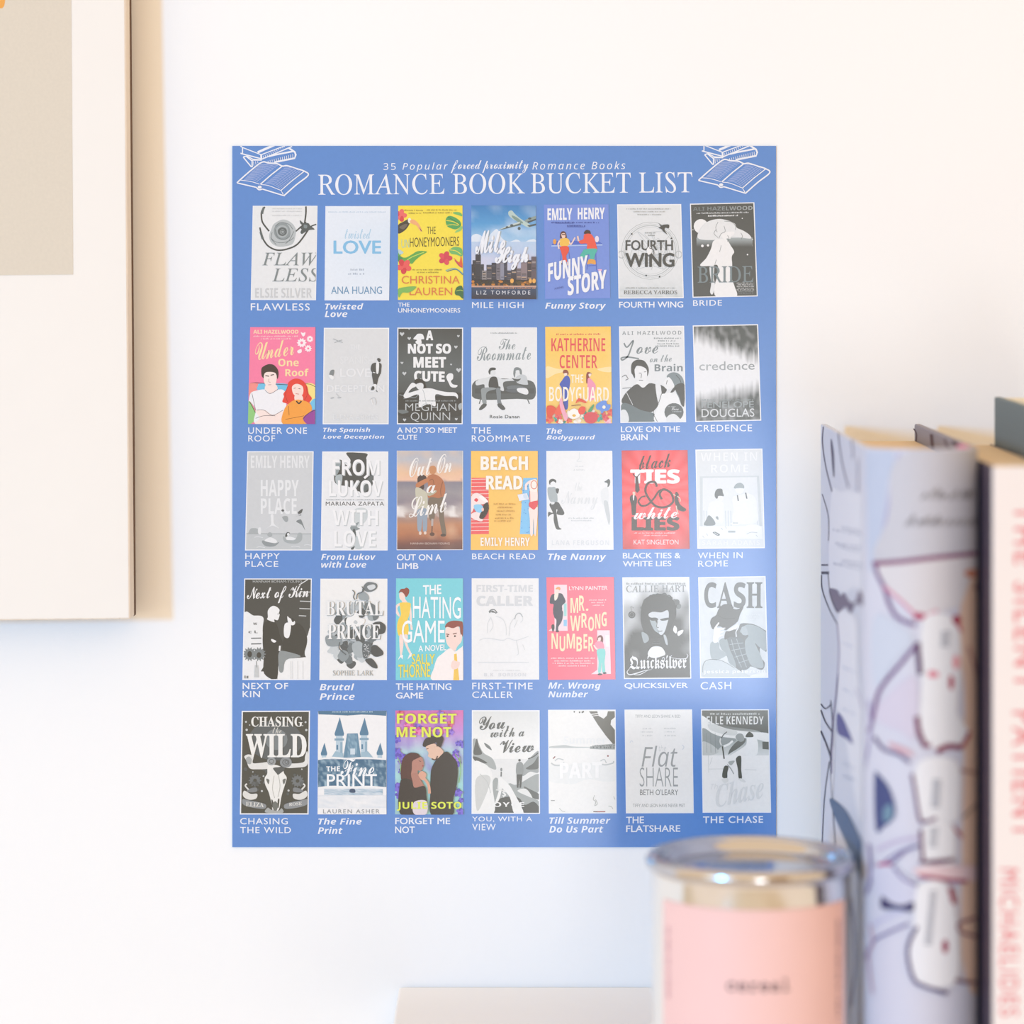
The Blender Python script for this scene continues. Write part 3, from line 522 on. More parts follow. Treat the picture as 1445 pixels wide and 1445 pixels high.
def beach(u, v):
    b = ramp(v + .03*nz(u*.5, v, 9), [(0, '#b3b6c0'), (.1, '#bfc0c6'), (.22, '#eabf9c'), (.305, '#f1c3a8'), (.315, '#7f7d8d'), (.42, '#9a9599'), (.52, '#8c8490'), (.62, '#c5b9b4'), (.68, '#a88476'), (.74, '#c08460'), (.85, '#b87653'), (.93, '#7a4a44'), (1, '#5f3f42')])
    return mix(b, (.9, .62, .4), max(0, nz(u*.6, v, 8, 5))*(.5 if .65 < v < .9 or v < .3 else .1)) if not .56 < v < .66 else mix(b, (.85, .8, .76), max(0, nz(u, v, 10, 2)*2))
c = cover('B3', '35 40 677 40 677 1003 33 1005', 'sunset beach cover with a couple seen from behind', None, 0, card='#f2f2f4', sticker=True, caption=[('OUT ON A', 'b', 36, 1045, 468, 1105), ('LIMB', 'b', 36, 1130, 245, 1188)])
c.G(38, 42, 672, 998, 22, 44, beach)
c.P('#3b2a2c', '235 340 240 295 280 272 318 290 325 330 300 360 300 400 275 430 245 400').P('#c98a5c', '350 215 365 190 400 188 418 215 410 255 385 270 355 255').P('#b9714a', '330 300 380 268 440 285 490 340 505 430 480 490 440 500 350 505 325 440 340 390').P('#c27a50', '218 380 230 355 320 310 350 330 250 395 230 400').P('#c9c5b0', '215 410 240 395 290 420 330 460 335 560 340 610 240 605 220 500').P('#b9b49c', '330 450 415 425 410 450 350 480').P('#77695a', '345 505 440 500 480 490 490 560 495 700 515 850 480 860 450 720 435 600 405 600 400 700 350 700').P('#93a3b4', '240 610 325 605 330 700 325 815 290 820 285 700 270 815 238 810 232 700').E('#e8d0c0', 262, 840, 13, 18).E('#e8d0c0', 310, 838, 13, 16).L('#b8aca8', 20, '380 700 378 770').L('#5a4640', 10, '378 770 375 840').E('#5f3f35', 378, 850, 24, 18).E('#4d3f38', 485, 860, 26, 14).S('#8f5434', 6, '480 340 460 420 465 480').S('#8f5434', 6, '350 330 385 320 400 400')
c.T('Out On', 'S', '#f7f3ee', 155, 118, 568, 300, rise=55).T('a', 'S', '#f7f3ee', 322, 375, 410, 452).T('Limb', 'S', '#f7f3ee', 152, 500, 522, 692, rise=60).T('HANNAH BONAM-YOUNG', 'b', '#dcc3b8', 168, 930, 548, 950)

c = cover('B3', '755 42 1403 42 1405 1003 752 1003', 'yellow cover with two people on striped beach towels', '#fcc85f', 0, card='#fbe4b0', sticker=True, caption=[('BEACH READ', 'b', 765, 1038, 1378, 1095)])
c.Q('#f2585c', '760 303 925 303 928 848 755 850')
for y in (318, 352, 388, 425, 460, 498, 712, 742, 780, 815): c.L('#fbe6dc', 5, f'755 {y} 930 {y-3}')
c.Q('#7cc6f2', '1262 305 1398 303 1380 850 1228 848')
for k in range(60): c.E('#3f8fd8', rb.uniform(1240, 1385), rb.uniform(315, 840), 4)
c.P('#fbe6e2', '760 480 800 450 850 465 920 530 900 550 860 560 800 570 760 640 755 560').P('#fdf6f2', '830 490 870 480 920 530 900 545').P('#e8434e', '785 520 805 500 825 515 810 535').P('#fbe6e2', '760 650 840 630 870 700 850 725 760 690').P('#24201f', '875 570 915 540 928 600 905 660 870 700 835 690 850 640 875 620').P('#8fd0f2', '782 570 840 560 872 590 850 640 800 625').E('#f4c9bd', 868, 610, 12, 18)
c.P('#fbe6dc', '1325 430 1340 400 1385 400 1400 440 1395 530 1330 540').P('#fbf1e6', '1320 340 1350 320 1392 325 1398 420 1370 440 1325 420').O('#e06a4e', 7, 1366, 370, 30, 40).S('#fbe6e2', 22, '1330 335 1290 370 1290 420').P('#e8434e', '1318 545 1340 535 1400 525 1402 560 1370 612 1320 580').P('#fbe6dc', '1315 590 1365 612 1400 585 1398 700 1385 850 1370 850 1360 700 1355 850 1330 850 1325 700').Q('#e9eef6', '1205 465 1298 452 1318 510 1225 528').P('#cfe0f2', '1260 470 1290 460 1305 505 1270 500').S('#e8434e', 5, '1325 430 1328 540')
c.T('BEACH', 'B', '#fdf7ec', 848, 92, 1308, 228, bold=.03).T('READ', 'B', '#fdf7ec', 900, 282, 1255, 415, bold=.03).T('EMILY HENRY', 'B', '#fdf7ec', 848, 882, 1325, 962, bold=.01)
for i, y in enumerate((548, 582, 616, 652, 685, 712)): c.K('#c9973f', 975+(i*37)%45, y, 1185-(i*29)%50, 15)

c = cover('C3', '60 42 685 40 697 978 66 980', 'white cover with a man leaning on one leg', '#f0f1f1', 6, caption=[('The Nanny', 'I', 78, 1012, 628, 1095)])
c.P('#4d5355', '88 355 88 320 120 305 152 320 150 345 125 330 110 345 100 362').P('#eef0f1', '100 345 125 330 148 345 145 375 120 390 100 370').P('#a9b4b7', '72 395 110 385 150 395 165 520 110 530 80 480').P('#4d5355', '150 400 180 402 170 445 155 435').P('#4d5355', '90 545 165 525 200 570 230 625 215 650 160 640 165 600 155 600 160 660 180 760 205 780 180 788 150 775 130 700 128 640 95 650 78 668 80 620 120 625').P('#e3e6e7', '105 525 140 528 130 545 108 548')
c.P('#5f676a', '610 335 632 320 650 308 665 325 660 365 640 385 640 350').P('#e6e9ea', '580 420 640 390 650 480 640 560 590 540').P('#cbd1d3', '605 520 640 520 655 600 665 680 655 745 640 700 620 620').S('#dfe3e4', 5, '372 55 372 110 350 140 395 140')
c.T('the', 'S', '#e2e5e6', 330, 340, 400, 420).T('Nanny', 'S', '#e2e5e6', 200, 420, 550, 600).T('A NOVEL', 'b', '#cdd2d4', 318, 214, 425, 230, space=1.2).K('#d8dcde', 335, 180, 410, 12).K('#c9ced0', 270, 672, 510, 12).K('#d3d7d9', 295, 695, 490, 12).T('LANA FERGUSON', 'B', '#e0e3e5', 112, 888, 655, 935, space=1.15)

def burst(u, v):
    a = math.atan2(v-.42, (u-.5)*.7); r = math.hypot(u-.5, (v-.45)*.9)
    return mix(mix(lin('#f8323f'), lin('#ff5a62'), .5+.5*math.sin(a*18)), lin('#8d1a24'), max(0, (r-.42)*2.2))
c = cover('C3', '773 37 1398 33 1418 970 785 973', 'red cover with bold black and white title', None, 0, sticker=True, caption=[('BLACK TIES &', 'b', 785, 1008, 1332, 1062), ('WHITE LIES', 'b', 785, 1085, 1245, 1138)])
c.G(770, 30, 1420, 975, 40, 40, burst)
c.T('TIES', 'B', '#fdf4f4', 855, 215, 1325, 352, bold=.05).T('black', 'S', '#2a1a1c', 938, 92, 1238, 222, rise=28, bold=.01).T('LIES', 'B', '#2e2122', 868, 665, 1322, 797, bold=.05)
c.S('#3a1418', 20, '1108 380 1085 335 1020 350 1000 430 1060 530 1120 572 1200 570 1262 520 1240 440 1170 405 1135 450 1155 500').S('#3a1418', 17, '930 520 960 560 1020 550 1080 490 1130 420 1190 408').S('#3a1418', 13, '930 520 960 480 1000 470')
c.Q('#2a1a1c', '905 285 925 280 945 415 920 440 902 420').S('#2a1a1c', 8, '880 255 912 290 945 258').T('white', 'S', '#fdf4f4', 888, 580, 1300, 690, rise=12, bold=.012)
c.P('#1f1719', '852 480 870 460 905 465 920 500 912 560 908 640 885 650 870 640 865 560 855 520').P('#e9c9b5', '878 430 900 430 902 460 882 460').Q('#f4eaea', '880 462 895 462 890 510 882 510').P('#1f1719', '1282 440 1300 432 1315 460 1310 500 1330 550 1385 595 1360 615 1310 600 1290 560 1278 520').S('#e9c9b5', 9, '1300 470 1325 490 1328 520').S('#e9c9b5', 10, '1290 560 1300 610 1310 640').S('#e9c9b5', 8, '1262 450 1285 465')
c.K('#f7c9cc', 890, 812, 1282, 12).K('#f7c9cc', 985, 835, 1208, 12).T('KAT SINGLETON', 'b', '#fbeaea', 888, 882, 1312, 928)

c = cover('D3', '130 75 888 63 916 1190 152 1198', 'pale grey cover with two cooks at a table', '#dde1e3', 11, caption=[('WHEN IN', 'b', 160, 1240, 665, 1308), ('ROME', 'b', 162, 1332, 498, 1402)])
c.Q('#cbd2d4', '180 378 850 370 890 1010 185 1015').Q('#e3e6e8', '212 395 825 385 860 1000 212 1005').T('WHEN IN', 'B', '#edeff0', 190, 110, 828, 205, rise=6, bold=-.01, space=1.1).T('ROME', 'B', '#edeff0', 308, 245, 728, 335, rise=3, bold=-.01, space=1.1)
for x in (225, 255, 470, 500, 530, 830, 850): c.L('#d0d7d9', 12, f'{x} 765 {x+5} 940')
c.P('#565f62', '348 600 355 550 380 520 430 520 440 560 450 600 400 610 370 630').P('#ebedee', '385 605 445 605 435 650 400 660').P('#e9ebec', '280 700 340 650 440 670 450 760 440 900 350 890 280 820').P('#7c878a', '230 930 250 870 285 818 345 880 345 930').P('#8b9598', '360 835 385 832 390 868 370 860')
c.P('#98a4a7', '565 510 590 465 640 450 678 480 675 515 620 515').P('#eceeef', '585 515 675 515 665 565 620 575 590 550').P('#ebedee', '550 620 620 590 720 570 800 610 830 720 820 900 570 900 560 750').L('#565f62', 14, '605 590 615 655').L('#565f62', 14, '698 562 712 630').R('#eaeced', 170, 940, 890, 1085)
c.P('#6f7a7d', '325 1015 355 1005 408 1035 380 1050').S('#e3e6e8', 5, '345 1015 385 1040').E('#f0f1f2', 550, 1015, 62, 28).R('#a7b0b3', 500, 992, 582, 1014).E('#f0f1f2', 780, 960, 95, 40).S('#b7bfc1', 6, '710 1030 760 1010 830 1015').E('#f0f1f2', 580, 912, 50, 18).R('#b7bfc1', 552, 900, 612, 910).T('SARAH ADAMS', 'B', '#e9ebec', 205, 1100, 860, 1155, space=1.1)
for x, y in ((220, 1060), (262, 1035), (430, 970), (475, 955), (825, 1050)): c.S('#bcc4c6', 6, [(x-12, y-10), (x, y), (x+6, y+14)])
# --- fourth row
c = cover('A4', '60 55 703 55 690 1022 42 1022', 'black and white cover with a bald person in a kitchen', '#3e4342', 9, caption=[('NEXT OF', 'b', 44, 1048, 478, 1108), ('KIN', 'b', 44, 1125, 210, 1185)])
c.P('#f0f1f1', '50 415 150 408 240 425 235 550 240 900 50 1020').R('#f0f1f1', 50, 940, 370, 1015).Q('#f3f3f2', '455 820 695 800 690 1015 375 1015 390 830').P('#f0f1f1', '640 640 665 590 690 530 695 800 640 790 640 690')
for y, x0, x1 in ((180, 600, 690), (270, 590, 690), (340, 585, 685), (408, 580, 650)): c.L('#c9cdcd', 8, f'{x0} {y} {x1} {y+4}')
c.L('#e6e8e8', 8, '580 118 665 65').L('#5c6262', 10, '125 624 222 622').L('#5c6262', 10, '125 678 222 676').T('W', 'B', '#3e4342', 145, 475, 182, 497).T('c L', 'B', '#5c6262', 100, 550, 188, 575)
c.P('#2f3433', '240 530 250 480 300 455 350 470 380 520 400 600 430 680 400 690 385 760 385 860 365 1015 250 960 245 800 235 650').P('#f3f3f2', '285 420 285 360 320 320 360 320 395 350 390 385 397 400 380 450 345 445 345 470 280 445').E('#2f3433', 382, 392, 5).P('#f3f3f2', '320 630 365 650 345 665 320 650')
c.P('#2f3433', '440 620 500 500 560 480 620 520 660 640 620 780 560 790 430 740 430 660').P('#f3f3f2', '470 415 490 430 540 460 540 490 515 500 480 480').P('#f3f3f2', '445 490 500 480 500 560 480 620 440 600').P('#2f3433', '505 430 540 450 520 470').P('#8d9596', '390 760 440 745 600 795 460 830 430 940 395 940 385 850').S('#f3f3f2', 16, '400 695 395 745')
for x in (505, 520, 570, 620): c.L('#c9cdcd', 3, f'{x} 840 {x} 1010')
for x in (112, 200): c.daisy('#7b8486', '#333837', x, 775, 68, 14)
c.E('#333837', 112, 775, 22, 30).E('#333837', 200, 785, 22, 26).Q('#c9cdcd', '160 880 195 880 200 995 155 995').L('#555c5c', 5, '175 840 178 900')
c.T('Next of Kin', 'S', '#f3f3f2', 85, 135, 672, 300, rise=20, bold=.008).T('HANNAH BONAM-YOUNG', 'b', '#b9bebe', 142, 70, 610, 94, bold=.01).K('#7c8282', 62, 975, 100, 30)

c = cover('A4', '785 57 1423 57 1418 1022 775 1022', 'white cover with grey fruit, leaves and flowers', '#f2f2f0', 6, caption=[('Brutal', 'I', 778, 1055, 1108, 1120), ('Prince', 'I', 778, 1145, 1112, 1212)])
rg = random.Random(12)
for k in range(60):
    a = rg.uniform(0, 6.28); r = rg.random()**.6
    c.P(rg.choice(['#b7bfc2', '#8e999d', '#c9d0d2', '#6d787c', '#a2adb0', '#4d5659']), [(1100 + 250*r*math.cos(a) + rg.uniform(28, 62)*math.cos(t), 560 + 320*r*math.sin(a) + rg.uniform(28, 62)*math.sin(t)) for t in [0, .9, 1.8, 2.7, 3.6, 4.5, 5.4]])
c.P('#8f9a9e', '840 600 960 610 1000 670 940 700 850 690').P('#6b767a', '1195 130 1240 88 1320 105 1320 150 1270 180 1215 175').P('#d6dbdd', '1230 130 1290 110 1310 140 1260 165').P('#98a3a7', '1150 200 1200 180 1245 220 1240 260 1160 255').P('#3e4649', '1280 490 1350 465 1405 505 1395 570 1330 580').P('#3e4649', '1260 720 1310 690 1375 740 1380 780 1320 800 1280 780').P('#3e4649', '1210 830 1270 815 1320 870 1325 910 1270 895').P('#aab4b7', '1085 690 1140 650 1190 680 1200 770 1170 810 1110 780').P('#5a656a', '1185 680 1230 650 1270 690 1250 790 1195 810')
for k in range(26): c.E('#e3e6e7', rg.uniform(1195, 1250), rg.uniform(670, 800), 4)
for t in ('1090 165 1112 190 1100 230 1115 255', '1190 150 1180 185 1140 200 1130 250', '970 660 965 720 1030 780', '1010 660 1020 690 1050 700', '1180 130 1200 165 1170 190'): c.S('#5a656a', 9, t)
c.P('#f4f4f2', '1030 480 1040 430 1090 410 1100 380 1150 390 1155 425 1205 440 1200 480 1150 510 1060 510').P('#c3cacc', '1100 470 1120 450 1140 470 1125 490')
c.T('BRUTAL', 's', '#9aa4a8', 846, 270, 1388, 412).T('BRUTAL', 's', '#f5f5f3', 840, 266, 1380, 407).T('PRINCE', 's', '#7b868a', 860, 492, 1362, 638).T('PRINCE', 's', '#f5f5f3', 855, 488, 1357, 634).T('Sophie Lark'.upper(), 'u', '#8f989b', 905, 930, 1292, 978)

c = cover('B4', '40 53 675 53 677 1018 37 1018', 'turquoise cover with a woman in yellow and a man in a tie', '#74d3dd', 0, card='#e9f4f4', sticker=True, caption=[('THE HATING', 'b', 38, 1048, 565, 1112), ('GAME', 'b', 38, 1135, 298, 1192)])
c.P('#fbdcd0', '70 200 90 185 130 195 125 240 145 275 160 300 110 290 90 260 75 245').P('#8f3a2c', '65 190 85 155 120 150 140 140 165 160 160 200 135 230 115 200 90 180').P('#fbe0d6', '40 310 80 285 100 290 60 320 55 350 75 400 70 415 40 380').S('#fbe0d6', 20, '165 290 178 380 180 460 190 540').P('#f9d24f', '75 290 110 280 170 285 180 310 165 400 150 450 160 520 150 590 70 600 50 520 60 450 85 400 80 340').P('#fbe0d6', '72 600 105 600 110 680 95 780 80 785').P('#fbe0d6', '105 600 150 590 150 680 185 760 170 770 130 690').P('#fdf4f0', '60 825 80 785 105 780 100 820 85 800').P('#fdf4f0', '150 820 170 770 190 762 185 790 170 800')
c.P('#8f3a2c', '508 520 520 480 570 455 650 458 673 480 672 600 650 570 640 510 580 525').P('#fbdcd0', '512 520 580 525 635 510 650 580 665 590 660 650 620 700 600 740 555 715 515 650').L('#6b2d22', 9, '515 580 545 585').L('#6b2d22', 9, '580 580 615 572').E('#3b2620', 528, 600, 9).E('#3b2620', 598, 600, 9).P('#fdf3ee', '385 1018 400 900 430 810 480 765 550 715 600 745 660 705 674 720 674 1018').Q('#f7c84c', '590 770 615 765 620 830 640 1018 582 1018 592 870').P('#fbdcd0', '560 880 580 830 620 840 645 850 630 900 580 915')
c.T('THE', 'b', '#fbfdfd', 295, 118, 470, 208, rise=-2+10, bold=.03).T('HATING', 'b', '#fbfdfd', 200, 222, 655, 430, rise=-6, bold=.006).T('GAME', 'b', '#fbfdfd', 95, 450, 502, 662, bold=.006).T('A NOVEL', 'b', '#fbfdfd', 252, 690, 518, 748, rise=14, bold=.03).T('SALLY', 'b', '#f6e04a', 190, 768, 408, 865, bold=.02).T('THORNE', 'b', '#f6e04a', 62, 868, 365, 995, rise=8, bold=.02)

c = cover('B4', '757 53 1392 53 1397 1013 757 1013', 'nearly blank white cover with faint grey block title', '#f2f1ef', 4, caption=[('FIRST-TIME', 'b', 762, 1042, 1335, 1106), ('CALLER', 'b', 762, 1125, 1148, 1188)])
c.T('FIRST-TIME', 'B', '#d8dadb', 802, 115, 1338, 182, bold=.025).T('CALLER', 'B', '#d8dadb', 802, 218, 1338, 315, bold=.04)
for t in ('920 370 945 350 975 352 998 380', '925 380 950 362 990 385', '945 372 975 375'): c.S('#6b7172', 9, t)
for t in ('940 420 910 480 905 570', '985 410 1050 440 1080 500 1085 590', '940 430 960 500 930 560', '1165 420 1200 385 1235 410 1240 450 1220 470', '1160 430 1125 480 1115 560 1110 600', '1190 450 1160 520', '830 640 900 620 1050 640 1100 620 1180 640 1300 600', '1180 640 1200 760 1180 780', '820 850 1300 850', '1240 680 1260 730'): c.S('#dcdede', 5, t)
c.S('#b5babb', 8, '1165 440 1180 395 1215 385 1240 420').K('#e0e1e1', 960, 920, 1215, 10).T('B.K. BORISON', 'B', '#dfe0e1', 875, 950, 1272, 982, space=1.15)

c = cover('C4', '40 43 680 40 695 1010 55 1015', 'coral pink cover with a man in a suit and a woman in doorways', '#fb6a83', 0, sticker=True, caption=[('Mr. Wrong', 'I', 58, 1040, 555, 1118), ('Number', 'I', 58, 1120, 435, 1182)])
c.Q('#fbdde2', '115 113 235 113 242 550 60 550 118 505').Q('#fbdde2', '522 545 640 545 652 958 465 960 522 920').Q('#fdeff0', '598 590 635 590 635 700 602 700').R('#9fd8d4', 205, 290, 232, 410).R('#8fc8ea', 203, 445, 235, 505)
c.P('#f3a25e', '128 150 150 133 172 142 168 165 140 165').P('#fbe3d8', '128 160 160 160 158 190 148 205 125 205').P('#1f2c44', '75 245 90 210 120 198 180 195 205 225 222 275 190 310 190 350 165 365 105 365 108 300 75 290').P('#f6ead8', '118 200 155 195 140 250 118 260').P('#1f2c44', '108 360 190 355 195 420 180 470 155 510 150 545 130 545 135 450 115 420').P('#171c28', '88 500 110 488 118 520 105 560 95 545').R('#171c28', 130, 545, 158, 562)
c.P('#6d2a24', '520 640 530 600 560 592 578 620 572 690 555 670 545 630').P('#fbe3d8', '530 620 555 612 552 648 535 650').P('#f48fa8', '498 670 530 650 575 660 585 720 520 735 510 700').P('#7fd8cf', '518 735 585 720 600 760 592 850 598 940 570 940 565 850 555 940 530 940 535 840').S('#fbe3d8', 14, '490 685 510 715 525 725').E('#171c28', 548, 962, 22, 9).E('#171c28', 592, 950, 18, 9)
c.T('LYNN PAINTER', 'b', '#fdf3f2', 255, 128, 620, 165, rise=4, bold=.01)
for ch, x0, y0, x1, y1 in (('M', 268, 238, 342, 380), ('R', 350, 215, 402, 360), ('.', 415, 338, 438, 360), ('W', 265, 405, 365, 550), ('R', 372, 382, 428, 520), ('O', 436, 415, 492, 552), ('N', 502, 388, 552, 528), ('G', 562, 370, 612, 508), ('N', 88, 572, 150, 722), ('U', 165, 600, 220, 745), ('M', 232, 575, 312, 718), ('B', 325, 605, 378, 745), ('E', 392, 580, 428, 718), ('R', 438, 605, 490, 745)):
    c.T(ch, 'B', '#fbeabd', x0, y0, x1, y1, bold=.005)
for x0, y, x1 in ((445, 248, 610), (465, 272, 595), (480, 298, 585), (85, 800, 500), (115, 825, 460), (100, 848, 492), (150, 872, 435)): c.K('#fdd3d6', x0, y, x1, 15)

def smoke(u, v):
    d = max(0, min(1, 1.5 - 1.9*math.hypot((u-.55)*1.05, (v-.56)*.8) + .5*nz(u, v, 6, 1) + max(0, v-.5)*1.5 - max(0, .3-v)*4))
    return mix(lin('#e6e8e8'), lin('#3c403f'), d)
c = cover('C4', '760 43 1395 40 1413 1003 775 1007', 'black and white cover with a brooding face and a moth', None, 9, caption=[('QUICKSILVER', 'b', 780, 1045, 1382, 1105)])
c.G(755, 35, 1420, 1010, 30, 40, smoke)
for k in range(40):
    a = rg.uniform(3.1, 6.4); c.E(rg.choice(['#3a3f3e', '#525857', '#6d7473']), 1120+rg.uniform(120, 185)*math.cos(a), 330+rg.uniform(80, 125)*math.sin(a), rg.uniform(14, 30))
c.P('#313635', '935 400 960 270 1040 210 1150 205 1250 270 1270 400 1220 520 1180 600 1020 620 950 520')
c.P('#cfd4d6', '1010 390 1050 370 1130 375 1190 355 1200 420 1180 500 1160 560 1130 590 1095 560 1080 500 1090 440 1020 420').P('#9fabae', '1020 440 1070 450 1090 520 1110 570 1060 540').P('#3a3f3e', '1020 430 1080 425 1100 445 1060 455 1030 450').P('#3a3f3e', '1120 440 1195 425 1195 445 1140 455').S('#4c5252', 6, '1095 460 1085 510 1105 520').S('#4c5252', 7, '1095 550 1120 555 1140 550')
c.P('#9aa4a6', '945 560 1000 590 1010 640 970 665 950 620').P('#b7bfc1', '1150 590 1175 600 1192 680 1170 670').P('#e9ebeb', '1010 740 1050 700 1130 705 1168 770 1120 795 1060 808 1005 785').S('#555b5b', 5, '1045 645 1080 655 1115 645').S('#6d7473', 5, '1040 665 1080 672 1120 665').P('#f3f4f4', '1242 545 1255 500 1278 530 1270 575').P('#f3f4f4', '1285 560 1335 540 1330 570 1290 598').E('#3c403f', 850, 398, 33).O('#7c8382', 4, 850, 398, 20).S('#6d7473', 4, '850 362 840 320 870 335')
c.K('#aab0b1', 797, 92, 1360, 20).T('CALLIE HART', 'u', '#8b9293', 797, 122, 1362, 185, rise=4, bold=-.0).T('Quicksilver', 'F', '#f4f5f5', 828, 785, 1368, 915, rise=8, bold=.006).S('#eef0f0', 10, '830 905 805 940 830 965 900 950 960 930 1040 915', taper=True).S('#eef0f0', 8, '1210 800 1290 815 1360 812 1382 785 1368 768', taper=True).S('#eef0f0', 7, '850 960 920 965 1000 925', taper=True)

c = cover('D4', '127 53 925 40 957 1245 150 1250', 'grey cover with a denim clad person tipping a dark hat', None, 12, caption=[('CASH', 'b', 155, 1295, 520, 1385)])
c.G(125, 40, 960, 1250, 14, 18, lambda u, v: mix(lin('#c9cfd1'), lin('#dde1e2'), .5+.7*nz(u, v, 7)))
for ch, x0, x1 in (('C', 198, 345), ('A', 350, 545), ('S', 548, 690), ('H', 700, 888)): c.T(ch, 's' if ch in 'AH' else 'B', '#565d5e', x0, 112, x1, 418, bold=.01)
c.P('#5a6163', '600 650 640 600 780 610 900 670 940 720 940 930 860 890 870 1000 915 1070 880 1150 740 1110 620 1180 540 1130 470 1000 440 860 480 740').P('#93a0a3', '620 700 690 620 800 625 900 680 935 730 930 920 850 880 800 830 830 900 860 960 900 1080 880 1130 760 1100 700 980 680 820 720 740').P('#a5b0b3', '640 650 690 640 715 730 650 730').P('#9ba7aa', '275 830 370 830 380 900 440 940 460 980 330 1040 275 990').P('#8c999c', '380 800 460 780 500 900 560 1040 570 1120 490 1060 460 960 400 900').P('#c3cbcd', '180 1090 240 1030 360 1040 500 1080 620 1160 700 1200 720 1240 200 1240').S('#565d5e', 5, '180 1180 190 1080 250 1030 400 1040 560 1130')
c.P('#59656a', '480 780 600 770 660 800 690 950 740 1110 640 1150 560 1040 520 920')
for t in ('520 790 560 940 640 1120', '580 780 640 960 700 1120', '500 850 660 830', '520 920 680 890', '560 1000 700 960', '600 1070 720 1030'): c.S('#aab6b9', 6, t)
c.P('#464b4b', '270 600 285 540 340 500 370 430 430 375 520 380 545 425 600 430 665 395 620 500 590 580 500 650 450 680 400 640 330 640 300 670').S('#3a3f3f', 8, '360 500 430 540 560 540')
c.P('#eceded', '310 700 320 650 365 590 375 600 350 650 440 650 445 660 380 690 440 690 380 730 430 735 370 770 360 820 305 820').P('#e6e8e9', '460 690 580 610 590 650 530 710 480 730').P('#4a5051', '450 700 500 690 560 670 590 690 560 760 500 760 440 790').S('#e3e6e7', 12, '590 590 605 640 575 700 580 760').S('#2f3434', 5, '480 705 540 690')
c.T('jessica peterson', 'B', '#f3f4f4', 190, 1150, 918, 1205, rise=8, space=1.1).K('#dfe3e4', 695, 490, 855, 14).K('#e6e9ea', 710, 515, 835, 14).K('#e6e9ea', 735, 540, 830, 12).P('#e3e6e7', '740 1230 830 1190 930 1180 935 1235')

# --- fifth row
c = cover('A5', '55 52 697 50 683 1025 38 1025', 'black and white cover with a longhorn skull and roses', '#41453f', 11, caption=[('CHASING', 'b', 40, 1058, 488, 1118), ('THE WILD', 'b', 40, 1142, 518, 1200)])
c.E('#565f62', 372, 330, 255, 190).E('#7c8588', 380, 320, 105, 100)
for x, y, r in ((95, 155, 9), (655, 158, 9), (102, 230, 11), (662, 232, 11), (130, 185, 6), (628, 190, 6), (245, 805, 10), (495, 800, 10), (260, 665, 8), (620, 600, 7), (160, 625, 6)): c.E('#c9cdcc', x, y, r)
for x, y in ((180, 705), (580, 710)): c.daisy('#6b7275', '#41453f', x, y, 62, 12)
for k in range(20): c.E(rg.choice(['#5a6163', '#4f5657']), rg.uniform(90, 650), rg.uniform(560, 860), rg.uniform(10, 22))
c.P('#e6e5e0', '100 520 80 480 120 460 165 480 160 540 230 540 310 535 320 590 200 600 130 590').P('#e6e5e0', '440 545 560 545 640 530 650 480 670 430 685 500 660 570 560 585 470 585').P('#a9adab', '95 500 125 480 150 510 140 550 110 545')
c.P('#f0efe9', '300 570 350 555 430 580 455 640 478 680 460 750 430 850 410 960 385 1000 350 1000 335 920 310 820 275 740 272 680 295 640').P('#41453f', '335 885 350 900 355 960 340 950').P('#41453f', '395 885 410 880 402 960 392 950').P('#6b706b', '345 930 370 900 395 930 385 985 358 990').P('#6b706b', '285 690 315 700 305 740').P('#6b706b', '440 700 470 690 452 742').S('#b4b3ac', 5, '360 660 345 780 365 870').S('#b4b3ac', 5, '400 650 415 760 395 860')
c.E('#8b9194', 470, 535, 56, 50).O('#4f5657', 6, 470, 535, 30, 26).O('#4f5657', 5, 475, 532, 14).E('#9aa0a2', 335, 525, 42, 38).O('#4f5657', 5, 335, 525, 20).P('#4f5657', '350 590 400 580 440 575 460 600 400 650 385 640')
for sx in (1, -1):
    f = (lambda x: x) if sx == 1 else (lambda x: 738 - x)
    c.P('#8b9194', [(f(x), y) for x, y in ((65, 880), (120, 890), (200, 905), (280, 930), (270, 970), (160, 960), (70, 930))]).P('#e3e2dc', [(f(x), y) for x, y in ((68, 850), (80, 800), (140, 830), (200, 830), (190, 875), (120, 885))]).P('#7c8285', [(f(x), y) for x, y in ((110, 790), (190, 770), (195, 810), (120, 815))]).S('#e3e2dc', 14, [(f(120), 790), (f(90), 755), (f(105), 735)])
c.T('ELIZA', 's', '#e3e2dc', 95, 905, 262, 945, rise=-10).T('ROSE', 's', '#e3e2dc', 500, 915, 620, 945, rise=10)
c.P('#a9adab', '280 1005 300 960 335 980 400 990 430 965 440 1008')
c.T('CHASING', 's', '#f0efe9', 145, 105, 628, 200, bold=.012).T('the', 'S', '#d6d6d0', 345, 205, 430, 262).T('WILD', 's', '#f4f3ee', 95, 268, 665, 492, bold=.02)

